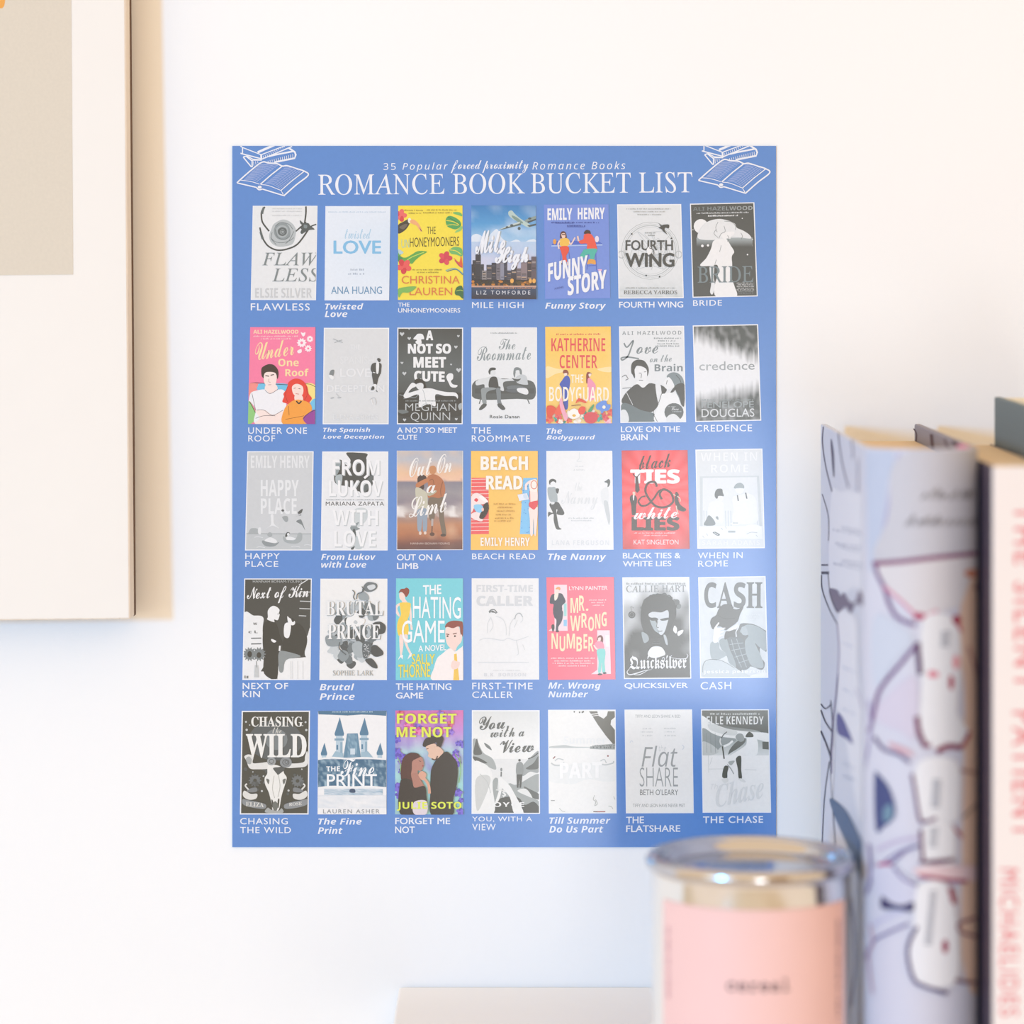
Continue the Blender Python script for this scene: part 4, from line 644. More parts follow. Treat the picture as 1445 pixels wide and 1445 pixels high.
c = cover('A5', '772 52 1415 50 1415 1023 768 1023', 'blue and white cover with a turreted building in mist', '#f5f4f3', 0, card='#f5f4f3', sticker=True, caption=[('The Fine', 'I', 775, 1060, 1182, 1120), ('Print', 'I', 770, 1142, 1002, 1208)])
c.Q('#3f7393', '772 50 1415 48 1412 98 1300 90 1180 86 1050 95 900 88 776 84').K('#a9c5d6', 905, 52, 1285, 14)
def wash(a, b, o): return lambda u, v: mix(lin(a), lin(b), .5 + .9*nz(u, v, 9, o))
for x, y0, w, yb in ((972, 110, 45, 285), (1205, 115, 42, 280), (828, 350, 30, 470), (1352, 350, 30, 465)):
    c.Q('#4a7d9c', [(x+5, y0), (x+w, yb-20), (x+w*.9, yb), (x-w*.9, yb), (x-w, yb-20)])
    h = (500-yb); c.Q('#b9cfdc', [(x-w*.7, yb), (x+w*.7, yb), (x+w*.7, yb+h), (x-w*.7, yb+h)])
    if w > 40: c.R('#7ea3b9', x-w, yb+25, x+w, yb+45); c.R('#4a7d9c', x-w*.6, yb+85, x-w*.25, yb+130); c.R('#8fb0c3', x+w*.2, yb+60, x+w*.65, yb+210)
c.Q('#5c8ba6', '1045 265 1145 262 1175 490 1010 490').G(1050, 270, 1140, 490, 6, 8, wash('#4a7d9c', '#8fb3c6', 3)).R('#cfdfe8', 1075, 405, 1120, 460)
c.Q('#9dbccc', '890 500 935 430 1010 450 1010 500').Q('#9dbccc', '1175 440 1240 430 1300 500 1175 500')
c.G(772, 505, 1413, 770, 36, 16, lambda u, v: mix(lin('#2f6788'), lin('#a9c6d4'), max(0, 1.3*noise.noise(Vector((u*22, v*7, 2))) + .05)))
c.S('#f5f4f3', 16, '772 505 900 490 1050 500 1200 492 1413 505').S('#f5f4f3', 22, '772 778 900 765 1100 770 1250 765 1413 778').G(830, 785, 1380, 840, 20, 5, wash('#e8eef2', '#8fb0c4', 6)).P('#2c4c6d', '1070 815 1075 785 1115 785 1120 818').G(775, 845, 1412, 960, 12, 5, wash('#f5f4f3', '#dfe5ea', 8))
c.T('THE', 'B', '#f7f9fa', 850, 572, 978, 618).T('Fine', 'S', '#f7f9fa', 985, 500, 1300, 668, rise=-5+10).T('PRINT', 'b', '#f7f9fa', 855, 645, 1325, 768, bold=.012).T('LAUREN ASHER', 'b', '#8c9298', 820, 975, 1350, 1013, space=1.25)

def floral(u, v):
    b = ramp(v, [(0, '#e26fb0'), (.22, '#c98fd8'), (.4, '#b9dbe0'), (.7, '#a6e0dc'), (1, '#9fd6cf')])
    return mix(b, lin('#8a5ac8')[:3], max(0, nz(u, v, 7, 6))*1.1)
c = cover('B5', '40 48 675 45 672 1018 37 1018', 'floral purple cover with a couple in black', None, 0, sticker=True, caption=[('FORGET ME', 'b', 38, 1050, 552, 1112), ('NOT', 'b', 38, 1132, 222, 1195)])
c.G(35, 42, 680, 1020, 20, 30, floral)
for k in range(34):
    e = rg.random(); x = rg.choice([rg.uniform(45, 120), rg.uniform(580, 665)]) if e > .45 else rg.uniform(50, 660); y = rg.uniform(300, 1000) if e > .45 else rg.uniform(60, 270)
    p = rg.choice([('#5b49b8', '#7a66d8'), ('#7c4fc0', '#a07be0'), ('#d8479a', '#f07fc0'), ('#c23a5e', '#e86a8a')]) if y < 300 else rg.choice([('#5b49b8', '#7a66d8'), ('#7c4fc0', '#a07be0')])
    c.hibiscus(p[0], p[1], x, y, rg.uniform(24, 42), rg.random()*3)
for t in ('640 480 650 600 635 720', '60 480 90 560 80 640', '600 450 640 520'): c.S('#8fbf6a', 7, t)
c.P('#251c1c', '295 370 320 310 390 285 450 300 470 290 490 310 480 350 460 390 430 380 420 340 380 370 320 385').E('#251c1c', 470, 310, 22, 24).P('#e9c0a8', '325 385 395 355 425 370 430 420 470 440 440 480 400 510 380 495 345 470 350 440').P('#e9c0a8', '430 380 490 430 440 490 410 470').S('#4a2f2a', 6, '330 405 350 400').S('#4a2f2a', 12, '380 495 415 505 435 470')
c.P('#1c1a1b', '372 620 400 540 440 490 510 430 560 460 610 520 625 620 610 760 580 880 575 1018 375 1018 368 800').P('#4a1f20', '95 560 120 480 180 440 250 450 275 490 260 540 220 560 200 600 230 660 215 770 190 700 100 700').P('#b98070', '200 520 250 490 285 480 305 530 300 570 280 610 250 605 245 640 190 650 195 590').P('#b37a6a', '190 640 245 630 270 680 300 730 310 760 220 765 200 700').P('#1c1719', '85 720 130 680 190 700 220 765 310 750 330 830 320 1000 85 1010').S('#e0a68c', 26, '270 640 310 680 350 740 360 820').P('#e0a68c', '255 640 290 610 330 640 310 690 280 690').S('#2f2422', 5, '262 515 280 520').E('#a83a44', 298, 562, 8, 6).P('#e3d6dc', '215 900 330 890 330 1010 215 1010')
c.T('FORGET', 'B', '#e6f04a', 55, 72, 612, 168, bold=.008).T('ME NOT', 'B', '#e6f04a', 52, 198, 562, 295, bold=.008).T('JULIE SOTO', 'B', '#e6f04a', 55, 898, 658, 980)

c = cover('B5', '755 45 1388 45 1392 1015 752 1015', 'black and white cover with hands, a road and mountains', '#eaeae6', 10, caption=[('YOU, WITH A', 'b', 758, 1040, 1318, 1092), ('VIEW', 'b', 758, 1108, 978, 1168)])
c.G(762, 60, 1385, 500, 8, 8, lambda u, v: mix(lin('#e3e4e0'), lin('#f6f5f0'), v*1.6)).P('#a9afac', '762 330 800 320 860 440 950 500 980 600 880 560 762 480').P('#5a605e', '770 440 800 310 820 380 850 450 800 465').P('#555b59', '762 480 820 490 900 540 800 530').P('#787f7d', '870 350 920 380 940 420 890 390').P('#9fa5a3', '1230 570 1300 490 1382 430 1382 620 1300 620 1230 660').P('#5d6462', '1260 590 1330 540 1382 470 1382 580 1320 600').S('#4a504f', 10, '1280 500 1330 480 1375 445')
c.P('#a3a9a6', '940 800 960 690 1000 690 1000 800 1100 730 1180 740 1382 640 1382 800 1300 850 1382 900 1382 1008 960 1008').P('#454b4a', '950 960 1000 880 1120 850 1200 870 1250 930 1330 900 1382 950 1382 1008 960 1008').P('#5d6462', '1240 760 1310 790 1382 830 1382 880 1300 850').P('#e9e9e4', '1180 800 1260 780 1320 860 1280 850')
c.P('#f4f3ee', '762 560 860 540 940 620 950 780 960 1008 762 1008').P('#f4f3ee', '1040 690 1100 740 1150 820 1240 1008 1150 1008 1110 860 1030 760').P('#f4f3ee', '1000 680 1050 690 1040 760 1010 880 970 920 1010 780').P('#d3d4cf', '790 700 880 650 930 700 860 900 800 980').S('#c3c5c0', 5, '830 640 900 720 930 820').L('#6b716f', 12, '1030 620 1028 665').E('#8b908e', 1030, 600, 10, 16)
c.P('#8f9593', '1170 560 1185 535 1215 530 1235 560 1230 645 1172 645').E('#4a504f', 1200, 513, 12).Q('#454b4a', '1172 645 1228 645 1215 770 1200 770 1200 680 1190 770 1176 770').S('#e6e6e1', 10, '980 790 1060 800 1050 860').T('S', 'B', '#f4f3ee', 1040, 800, 1075, 850)
c.T('You,', 'S', '#565c5a', 822, 108, 1102, 255, rise=15, bold=.01).T('with a', 'S', '#5d6462', 928, 215, 1245, 300, rise=10, bold=.01).T('View', 'S', '#4f5553', 1018, 325, 1335, 445, rise=10, bold=.012).T('JOYCE', 'B', '#f6f5f1', 900, 905, 1245, 960, space=1.1)

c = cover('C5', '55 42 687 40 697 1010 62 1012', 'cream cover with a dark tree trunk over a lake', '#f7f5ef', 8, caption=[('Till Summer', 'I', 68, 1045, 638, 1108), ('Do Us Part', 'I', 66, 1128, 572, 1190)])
c.P('#f1f1ec', '70 570 200 560 400 540 600 560 690 580 690 700 560 710 430 690 300 735 200 730 70 705')
c.Q('#66655b', '438 55 515 55 530 100 575 125 605 95 615 55 678 55 680 110 645 140 640 180 680 230 682 385 600 290 520 180 470 100').L('#f7f5ef', 8, '455 85 530 75').L('#f7f5ef', 6, '470 100 530 92').Q('#9fa4a0', '445 388 540 370 680 358 680 412 540 412 445 405').K('#6f7673', 450, 380, 680, 22).K('#7c827f', 470, 368, 680, 16).P('#c3c7c4', '75 385 160 375 220 372 290 385 440 390 440 396 75 398')  # trunk and other lower right darks have glare mixed into their colour
c.S('#c9ccc9', 14, '85 540 120 560 180 558 205 530').S('#c9ccc9', 9, '120 520 150 498 200 510').S('#c9ccc9', 12, '545 545 590 556 660 540 668 520').S('#c9ccc9', 9, '545 520 580 505 600 540').L('#8c3b3b', 9, '102 498 122 478').E('#8c4b4b', 615, 473, 8)
c.T('Summer', 'B', '#f1f1ed', 200, 290, 600, 360).T('PART', 'B', '#fdfbf6', 165, 535, 560, 685, rise=8, bold=.03).S('#8c8c84', 6, '82 890 118 890').S('#b9bab2', 5, '490 840 478 880 500 900 490 940').S('#b9bab2', 5, '500 880 515 920 495 938').S('#c5c6be', 5, '160 960 190 990 215 992').S('#b9bab2', 5, '620 940 650 950 660 970').S('#b9bab2', 5, '668 850 680 880').L('#6f4a42', 8, '478 993 540 995').L('#a8443c', 8, '515 995 590 993')
for x in (300, 350, 375, 385): c.E('#4f504a', x, rg.uniform(58, 72), 6, 8)

c = cover('C5', '770 40 1402 38 1418 1008 783 1010', 'cream cover with thin grey hand drawn title', '#f8f6f0', 6, caption=[('THE', 'b', 785, 1042, 952, 1105), ('FLATSHARE', 'b', 785, 1122, 1292, 1185)])
c.T('TIFFY AND LEON SHARE A BED', 'b', '#a6a8a3', 870, 88, 1292, 116).T('TIFFY AND LEON HAVE NEVER MET', 'b', '#a0a29d', 848, 920, 1335, 952).T('the', 'i', '#dedfda', 1090, 372, 1160, 430).T('Flat', 'i', '#a9aca9', 930, 378, 1265, 575, bold=-.002).T('SHARE', 'b', '#a6a9a6', 912, 580, 1270, 760, bold=-.014).T("BETH O'LEARY", 'b', '#7f827e', 915, 785, 1272, 840)
for x0, y, x1 in ((940, 210, 1020), (922, 240, 1035), (1138, 208, 1250), (1145, 238, 1240), (938, 275, 1030), (1145, 275, 1250)): c.K('#dcdcd7', x0, y, x1, 14)
c.S('#e0e3e4', 9, '1310 370 1325 390 1312 415').S('#e3e5e6', 7, '820 350 835 330 850 345')

def rink(u, v):
    return ramp(v, [(0, '#55584f'), (.13, '#5f625a'), (.2, '#8b8f88'), (.26, '#e6e6df'), (.3, '#b4b9b3'), (.4, '#d3d6d0'), (.47, '#ebebe5'), (1, '#f9f7f1')])
c = cover('D5', '110 85 857 83 882 1222 128 1222', 'black and white cover with two skaters on ice', None, 10, caption=[('THE CHASE', 'b', 132, 1262, 795, 1338)])
c.G(110, 80, 890, 1225, 4, 30, rink).P('#5b5e55', '110 85 857 83 860 340 700 310 560 290 420 270 300 230 200 190 120 150').P('#f3f2eb', '115 150 250 240 420 300 640 330 860 350 860 440 700 410 480 400 340 390 200 340 118 280').P('#d9dad3', '200 220 330 280 500 320 480 370 330 350 200 300').P('#9aa19d', '120 300 240 350 340 385 480 405 480 440 350 480 260 560 125 590').P('#c9ccc6', '125 440 240 480 300 560 125 590').Q('#5b5e55', '785 440 857 440 860 525 788 520').Q('#f9f7f1', '128 590 860 590 882 1222 128 1222')
for x in (170, 215, 265): c.L('#7f8682', 3, f'{x} 340 {x+4} 560')
c.S('#dadbd5', 6, '190 590 195 780').S('#dadbd5', 5, '195 740 370 738').S('#dadbd5', 5, '235 610 205 700').S('#dadbd5', 6, '590 745 720 752')
c.P('#6d716a', '410 580 430 520 490 450 540 420 600 400 590 450 520 510 440 560').P('#9fa49e', '490 390 520 350 570 360 585 420 540 440').P('#f6f5ef', '360 640 480 560 600 480 620 400 700 390 735 440 735 560 690 590 560 590 450 660 400 670').P('#4f5249', '600 385 620 345 645 330 680 355 685 385 640 390').P('#5b5e55', '345 830 350 760 372 705 412 715 400 780 395 840').P('#5b5e55', '495 625 550 600 552 740 560 840 525 840 515 740').L('#4f5249', 14, '345 490 365 628').S('#4f5249', 9, '395 330 355 365 335 400').S('#e3e3dc', 14, '325 400 320 440 335 480').S('#f6f5ef', 22, '360 490 410 470 460 430').P('#e9e8e1', '340 850 400 840 410 870 375 895 350 880').P('#e9e8e1', '520 850 560 845 605 880 570 885').S('#a9ada7', 10, '400 690 440 740 470 795').P('#b4b8b2', '410 660 480 650 440 700')
c.K('#c9cac3', 210, 120, 755, 22).T('ELLE KENNEDY', 'B', '#f3f2eb', 172, 160, 798, 248, bold=-.008).T('The', 'i', '#ecebe6', 215, 900, 340, 965).T('Chase', 'T', '#e8e8e3', 270, 915, 800, 1170, rise=110)
# ------------------------------------------------------------------ poster
S0 = F / DW
PY = -.0006
def poster_map(x, y, n): return ((x-HX)/S0, PY - .00002 - .000004*n, ZE - (y-HY)/S0)
PX0, PX1, PY0, PY1 = 328, 1095, 206, 1195
cxp, czp = ((PX0+PX1)/2-HX)/S0, ZE - ((PY0+PY1)/2-HY)/S0
poster = empty('poster', (cxp, -.0004, czp), 'blue poster listing thirty-five romance book covers, flat on the white wall', 'poster')
M_blue = material('poster_blue', lin('#5890d9', .84), .21, var=.035, vscale=700, spec=.8)
box('sheet', (PX0-HX)/S0, (PX1-HX)/S0, PY, -.0002, ZE-(PY1-HY)/S0, ZE-(PY0-HY)/S0, M_blue, poster)

h = Art((0, 0, 1)); W = '#eff3fc'
h.clipq([(PX0, PY0), (PX1, PY0), (PX1, PY1), (PX0, PY1)])
h.T('ROMANCE BOOK BUCKET LIST', 'u', W, 449, 246, 977, 275.5, rise=3.5, bold=.002)
h.build('lettering', 'headline', poster_map, None, poster)['label'] = 'headline in large white serif capitals'
h = Art((530, 205, 3.141)); h.T('35 Popular', 'i', W, 35, 78, 320, 119, rise=2, space=1.2).T('forced proximity', 'S', W, 333, 66, 678, 125, rise=2, bold=.004).T('Romance Books', 'i', W, 695, 73, 1107, 108, rise=2, space=1.2)
h.build('lettering', 'subtitle', poster_map, None, poster)
for ox, oy in ((0, 0), (650.8, -3.4)):
    h = Art((325+ox, 200+oy, 10.32))
    h.edges = [(0, 1, -PY0)]
    def w(t, k=17, s=False): h.S(W, k, t, s)
    w('150 65 180 85 180 165 150 170'); w('180 85 450 190', 14); w('150 170 460 250'); w('450 190 455 260', 26); w('400 155 640 50', 34); w('450 190 850 40', 14); w('460 255 900 70'); w('850 90 940 150 955 190 940 240 640 300', 26); w('560 215 660 190 920 140', 24)
    w('190 225 230 210 320 280 320 370', 20); w('190 225 310 370'); w('240 205 330 255 460 265', 14); w('320 270 460 270', 12)
    for i in range(14): x = 480 + i*28; h.L(W, 7, f'{x} {205-i*13} {x+8} {245-i*15}')
    for i in range(20): x = 340 + i*30; (i < 3 or i > 6) and h.L(W, 8, f'{x} {285 - max(0, i-6)*8} {x+4} {(350 - i*20) if i < 3 else 300-(i-7)*5}')
    h.S(W, 20, '100 600 140 560 300 420 460 300 560 310 680 320 760 355 830 350 960 390 1080 430 1135 490 960 630 780 790'); h.L(W, 18, '100 600 380 665'); h.S(W, 18, '380 665 420 700 470 690'); h.L(W, 18, '470 690 780 785')
    h.L(W, 18, '760 355 600 480 440 620'); h.S(W, 10, '150 560 300 580 430 620'); h.S(W, 10, '450 625 560 640 740 710'); h.L(W, 14, '1080 430 900 570 740 710 775 770'); h.E(W, 430, 662, 30, 22)
    for i in range(17):
        t = i/16; x0 = 420 - 220*t; y0 = 330 + 225*t; x1 = 720 - 290*t; y1 = 345 + 235*t
        h.S('#c4d3f4', 4.5, f'{x0} {y0} {(x0+x1)/2} {y0-4} {x1-25} {y1+4}')
        x0 = 800 - 290*t; y0 = 370 + 240*t; x1 = 1030 - 290*t; y1 = 440 + 245*t
        h.S('#c4d3f4', 4.5, f'{x0} {y0} {(x0+x1)/2} {y0+12} {x1} {y1}')
    h.build('illustration', 'book_drawing', poster_map, None, poster)

M_card = {}
for i, c in enumerate(covers):
    if c.card not in M_card: M_card[c.card] = material('cover_paper', lin(c.card, KA), .21, spec=.8)
    q = [c.xy(*p) for p in c.quad]; yb = PY - .00001; yf = PY - (.00028 if c.sticker else .00006)
    vs = [((x-HX)/S0, yy, ZE-(y-HY)/S0) for yy in (yb, yf) for x, y in q]
    me = bpy.data.meshes.new('book_cover')
    me.from_pydata(vs, [], [(4, 7, 6, 5), (0, 1, 2, 3)] + [(k, (k+1) % 4, (k+1) % 4+4, k+4) for k in range(4)])
    bm = bmesh.new(); bm.from_mesh(me); bmesh.ops.recalc_face_normals(bm, faces=bm.faces); bm.to_mesh(me); bm.free()
    o = link('book_cover', me, [M_card[c.card]]); put(o, poster); o['label'] = c.label
    mp = lambda x, y, n, yf=yf: ((x-HX)/S0, yf - .000008 - .000004*n, ZE - (y-HY)/S0)
    c.build('illustration', 'illustration', mp, o); c.build('lettering', 'lettering', mp, o)
    k = Art(c.o); col = i % 7
    for t, f, x0, y0, x1, y1 in c.caption:
        desc = any(ch in t for ch in 'yg,Q') and f != 'b'
        k.T(t, f, '#eef2fb', x0, y0, x1, y1, bold=(.022 if (col in (2, 5) or i in (21, 34)) else .008) if f == 'b' else -.002, space=1.12 if f == 'b' and col not in (2, 5) else 1.0, rise={0: -1, 4: 1, 5: 3, 6: 5}.get(col, 0))
    k.build('lettering', 'caption', poster_map, None, poster)

# ------------------------------------------------------------------ framed picture on the left
fr = empty('framed_picture', (-.1488, -.0145, ZE-.1415), 'pale framed art print with a beige field hanging at the left edge', 'picture')
fr.rotation_euler = (math.radians(-.85), math.radians(-.53), 0)
M_veneer = material('pale_wood_veneer', '#efe3d4', .5, var=.12, vscale=30, stretch=(8, 8, 1))
M_dark = material('dark_backing', '#5f4433', .8)
M_print = material('art_paper', '#ece7e0', .6, var=.01, vscale=60)
fw, fh, t = .36, .45, .0095
def fbox(name, x0, x1, y0, y1, z0, z1, mat, bev=0):
    o = box(name, x0, x1, y0, y1, z0, z1, mat, bev=bev); o.parent = fr; return o
fbox('art_sheet', -fw+.0006, -.0006, -t-.0002, -t+.001, .0006, fh-.0006, M_print)
for x0, x1, z0, z1 in ((-.004, 0, 0, fh), (-fw, -fw+.004, 0, fh), (-fw+.004, -.004, 0, .004), (-fw+.004, -.004, fh-.004, fh)):
    fbox('frame_side', x0, x1, -t, .0035, z0, z1, M_veneer, .0005)
fbox('backing_board', -fw, 0, .0036, t, 0, fh, M_dark)
b = Art((0, 0, 1)); b.R('#e3d8c6', -fw*1000+21.5, 134.5, -21.3, fh*1000-20)
b.P('#f2ab52', [(-62+(20+(2.2 if i % 2 else -1))*math.cos(i*math.pi/15)*1.25, 262+(20+(2.2 if i % 2 else -1))*math.sin(i*math.pi/15)*1.2) for i in range(30)])
o = b.build('illustration', 'printed_field', lambda x, y, n: (x/1000, -t-.0003-.00002*n, y/1000), fr, ink=INK_MATT); o['label'] = 'beige printed rectangle with an orange scalloped motif'
for p in o.data.polygons: pass
o.data.flip_normals()

# ------------------------------------------------------------------ tin candle can
cx, cy, zt = .0829, -.165, ZE - .2066
M_steel = material('tinplate', (.86, .85, .83, 1), .13, 1.0, bump=.03, bscale=60)
M_rim = material('lid_metal', (.58, .58, .61, 1), .16, 1.0, bump=.03, bscale=60)
M_pink = material('pink_label_paper', '#edc5c0', .55, var=.02, vscale=80)
can = empty('candle_tin', (cx, cy, ZT), 'round metal tin with a pink label reading cereal, left of the books', 'candle tin')
R = .0345; zb = ZT + .0003
lathe('tin_body', [(0, zb+.001), (R-.002, zb+.001), (R-.0012, zb), (R+.0004, zb), (R+.0008, zb+.0008), (R+.0004, zb+.0018), (R, zb+.0022), (R, zt-.0062), (R+.0008, zt-.0050)], cx, cy, M_steel, can)
ring = [(R+.0004, zt-.0052), (R+.0016, zt-.0046), (R+.0021, zt-.0034), (R+.0019, zt-.0018), (R+.0012, zt-.0006), (R, zt), (R-.0012, zt-.0004), (R-.0019, zt-.0014), (R-.0022, zt-.0048), (R-.0029, zt-.0060)]
lathe('rim', ring, cx, cy, M_rim, can)
lathe('lid', [(R-.0029, zt-.0060), (R-.0033, zt-.0018), (R-.0036, zt-.0008), (R-.0044, zt-.0010), (R-.0050, zt-.0022), (R-.0056, zt-.0042), (R-.0064, zt-.0048), (R-.012, zt-.0047), (R-.02, zt-.0044), (0, zt-.0042)], cx, cy, M_rim, can)
zl = ZE - .2197; lo = ZE - .2699
lab = lathe('paper_label', [(R+.00005, lo), (R+.00018, lo), (R+.00018, zl), (R+.00005, zl)], cx, cy, M_pink, can, n=60, a0=math.radians(-90-64), a1=math.radians(-90+62))
a = Art((0, 0, 1))
def can_map(x, y, n): t = math.radians(x/10 - 90); r = R + .00024; return (cx + r*math.cos(t), cy + r*math.sin(t), zl - y/10000)
a.T('cereal', 'm', '#3f2e35', -176, 232, 176, 274, bold=.022, space=1.1)
rr = random.Random(3)
for xx, y0, y1, cc in ((-585, 90, 345, '#c08c96'), (540, 60, 400, '#7d5c72')):
    y = y0
    while y < y1:
        l = rr.uniform(6, 14); a.R(cc, xx-14, y, xx+14, y+l*.6); y += l*(1.9 if rr.random() < .2 else 1.05)
a.where = 'lettering'
a.items['lettering'] += a.items['illustration']; a.items['illustration'] = []
o = a.build('lettering', 'lettering', can_map, lab, ink=INK_MATT); 

# ------------------------------------------------------------------ books
M_jacket = material('book_jacket', '#ccd0de', .5, spec=.4)
M_jacket_in = material('jacket_inside', '#8c868e', .6)
M_pages = material('page_edges', '#e9cda3', .8, bump=.5, bscale=700, stretch=(14, .1, .1))
ZB = ZT + .0003
X0, X1, YF, YJ, BUL, TOP = .1212, .1606, -.015, -.170, .015, ZE - .0657
bk = empty('hardcover_book', ((X0+X1)/2, -.095, ZT), 'thick pale lavender hardback with sketchy purple line art on its spine', 'book')
box('front_cover', X0, X0+.0026, YJ, YF, ZB, TOP, M_jacket, bk, .0006)
box('back_cover', X1-.0026, X1, YJ, YF, ZB, TOP, M_jacket_in, bk, .0006)
box('page_block', X0+.003, X1-.003, YJ+.003, YF-.004, ZB+.004, ZE-.0722, M_pages, bk)
def spine_y(t): return YJ - BUL*(max(0, math.sin(math.pi*t))**.55)
N = 40; pts = [(X0+(X1-X0)*(.5-.5*math.cos(math.pi*i/N)), spine_y(.5-.5*math.cos(math.pi*i/N))) for i in range(N+1)]
vs = []
for x, y in pts: vs += [(x, y, ZB), (x, y, TOP)]
for x, y in pts: xi = X0+.0022+(x-X0)*(X1-X0-.0044)/(X1-X0); yi = YJ + (y-YJ)*.84; vs += [(xi, yi, ZB), (xi, yi, TOP)]
m = 2*(N+1); fs = []
for i in range(N):
    k = 2*i; fs += [(k, k+2, k+3, k+1), (m+k, m+k+1, m+k+3, m+k+2), (k+1, k+3, m+k+3, m+k+1), (k, m+k, m+k+2, k+2)]
fs += [(0, 1, m+1, m), (2*N, m+2*N, m+2*N+1, 2*N+1)]
me = bpy.data.meshes.new('spine'); me.from_pydata(vs, [], fs); me.update(); me.polygons.foreach_set('use_smooth', [True]*len(fs)); me.set_sharp_from_angle(angle=.6)
M_spine = material('book_spine_paper', '#cbcbd8', .5, spec=.3)
sp = link('spine', me, [M_spine]); put(sp, bk)
hb = box('headband', X1-.0068, X1-.0027, YJ-.0005, YJ+.0045, ZE-.0735, ZE-.0652, material('pink_headband', '#e77f9e', .7), bk, .001); hb['label'] = 'pink headband'
# printed jacket art: laid out on the cover plane and on the curved spine
def cover_map(x, y, n):
    d = X0*F/(x-HX); return (X0-.00006-.000006*n, d-DW, ZE-(y-HY)*d/F)
tab = []
for i in range(401):
    t = i/400; x = X0+(X1-X0)*t; y = spine_y(t); tab.append((HX + x*F/(DW+y), x, y))
def spine_map(x, y, n):
    j = min(range(1, 401), key=lambda q: abs(tab[q][0]-x)) if x < tab[-1][0] else 400
    j = max(1, j); p0, p1 = tab[j-1], tab[j]; u = max(0, min(1, (x-p0[0])/((p1[0]-p0[0]) or 1)))
    X, Y = p0[1]+(p1[1]-p0[1])*u, p0[2]+(p1[2]-p0[2])*u; d = DW+Y
    return (X, Y-.0001-.000008*n, ZE-(y-HY)*d/F)
fc = bk.children[0]
a = Art((1150, 590, 5.78)); xl = HX + X0*F/(DW+YF) + .5; xr = HX + X0*F/(DW+YJ) - .5
a.edges = [(1, 0, -xl), (-1, 0, xr), (0, 1, -602), (0, -1, 1700)]
for k, t in ((9, '70 60 62 200 90 400 140 600'), (22, '132 170 145 300 155 480'), (8, '300 170 312 300 300 330'), (8, '190 120 220 350 275 570'), (7, '350 330 352 600'), (6, '60 620 110 800 112 1000')): a.S('#5f5a70', k, t, taper=k > 20)
a.P('#e8ebf6', '145 580 210 600 300 590 420 640 460 720 450 1300 400 1460 330 1380 260 1420 180 1400 120 1380 120 900')
for y in (880, 900, 1010, 1035, 1150, 1175): a.K('#aab0c4', 150+(y % 90), y, 400-(y % 50), 20, rise=-40)
a.P('#7d7488', '118 1395 180 1400 210 1450 240 1425 280 1490 330 1500 370 1400 410 1540 340 1510 295 1590 250 1540 190 1590 140 1500')
a.L('#4a4658', 12, '55 1198 110 1198').L('#4a4658', 22, '55 1262 118 1262').S('#4a4658', 7, '55 1280 62 1400 120 1560 185 1680').S('#4a4658', 6, '110 1270 130 1440 190 1590')
a.P('#eceef8', '200 1590 300 1600 350 1700 360 2100 400 2400 420 2900 380 3300 330 3100 250 2600 180 2400 150 3100 140 2800 190 2300 195 1900').S('#7d6f96', 9, '185 1680 200 1900 180 2200 150 2500 140 2900').S('#a89cc0', 8, '340 2200 400 2400 430 2700 400 3200')
for y in (1820, 2020, 2200, 2360, 2800, 2900): a.K('#c3cbe0', 230, y, 330, 18, rise=-50)
a.S('#3f4058', 8, '50 2330 90 2370 140 2330').S('#3f4058', 9, '50 2380 90 2480 145 2560').S('#3f4058', 11, '50 2550 100 2670 140 2790').S('#4f5168', 5, '120 2800 80 3100 60 3500').S('#4f5168', 5, '130 2300 145 2500 130 2800 150 3200 170 3500')
a.P('#62619a', '188 2410 240 2460 315 2650 255 2610 188 2560').P('#5a6f90', '130 3100 250 3190 340 3350 430 3560 460 3800 400 3800 330 3640 230 3400 150 3210').P('#8a97b4', '150 3500 230 3700 300 4000 200 4000')
a.S('#7a86a8', 12, '60 3700 120 4200 100 4700').S('#8f8ab0', 8, '300 3900 330 4400 300 4800')
a.build('illustration', 'jacket_print', cover_map, fc, ink=INK_MATT); a.build('lettering', 'small_print', cover_map, fc, ink=INK_MATT)

a = Art((1150, 590, 5.78)); sl = HX + X0*F/(DW+YJ) + 3; sr = tab[-1][0] - 1.5
a.edges = [(1, 0, -sl), (-1, 0, sr), (0, 1, -636), (0, -1, 1700)]
a.P('#c2cbe0', '380 260 640 280 600 500 560 800 500 1200 440 1200 420 600').S('#b4b4d4', 22, '690 280 640 450 590 750 520 1150').P('#cdccd4', '700 300 1400 290 1400 1090 520 1180 600 800')

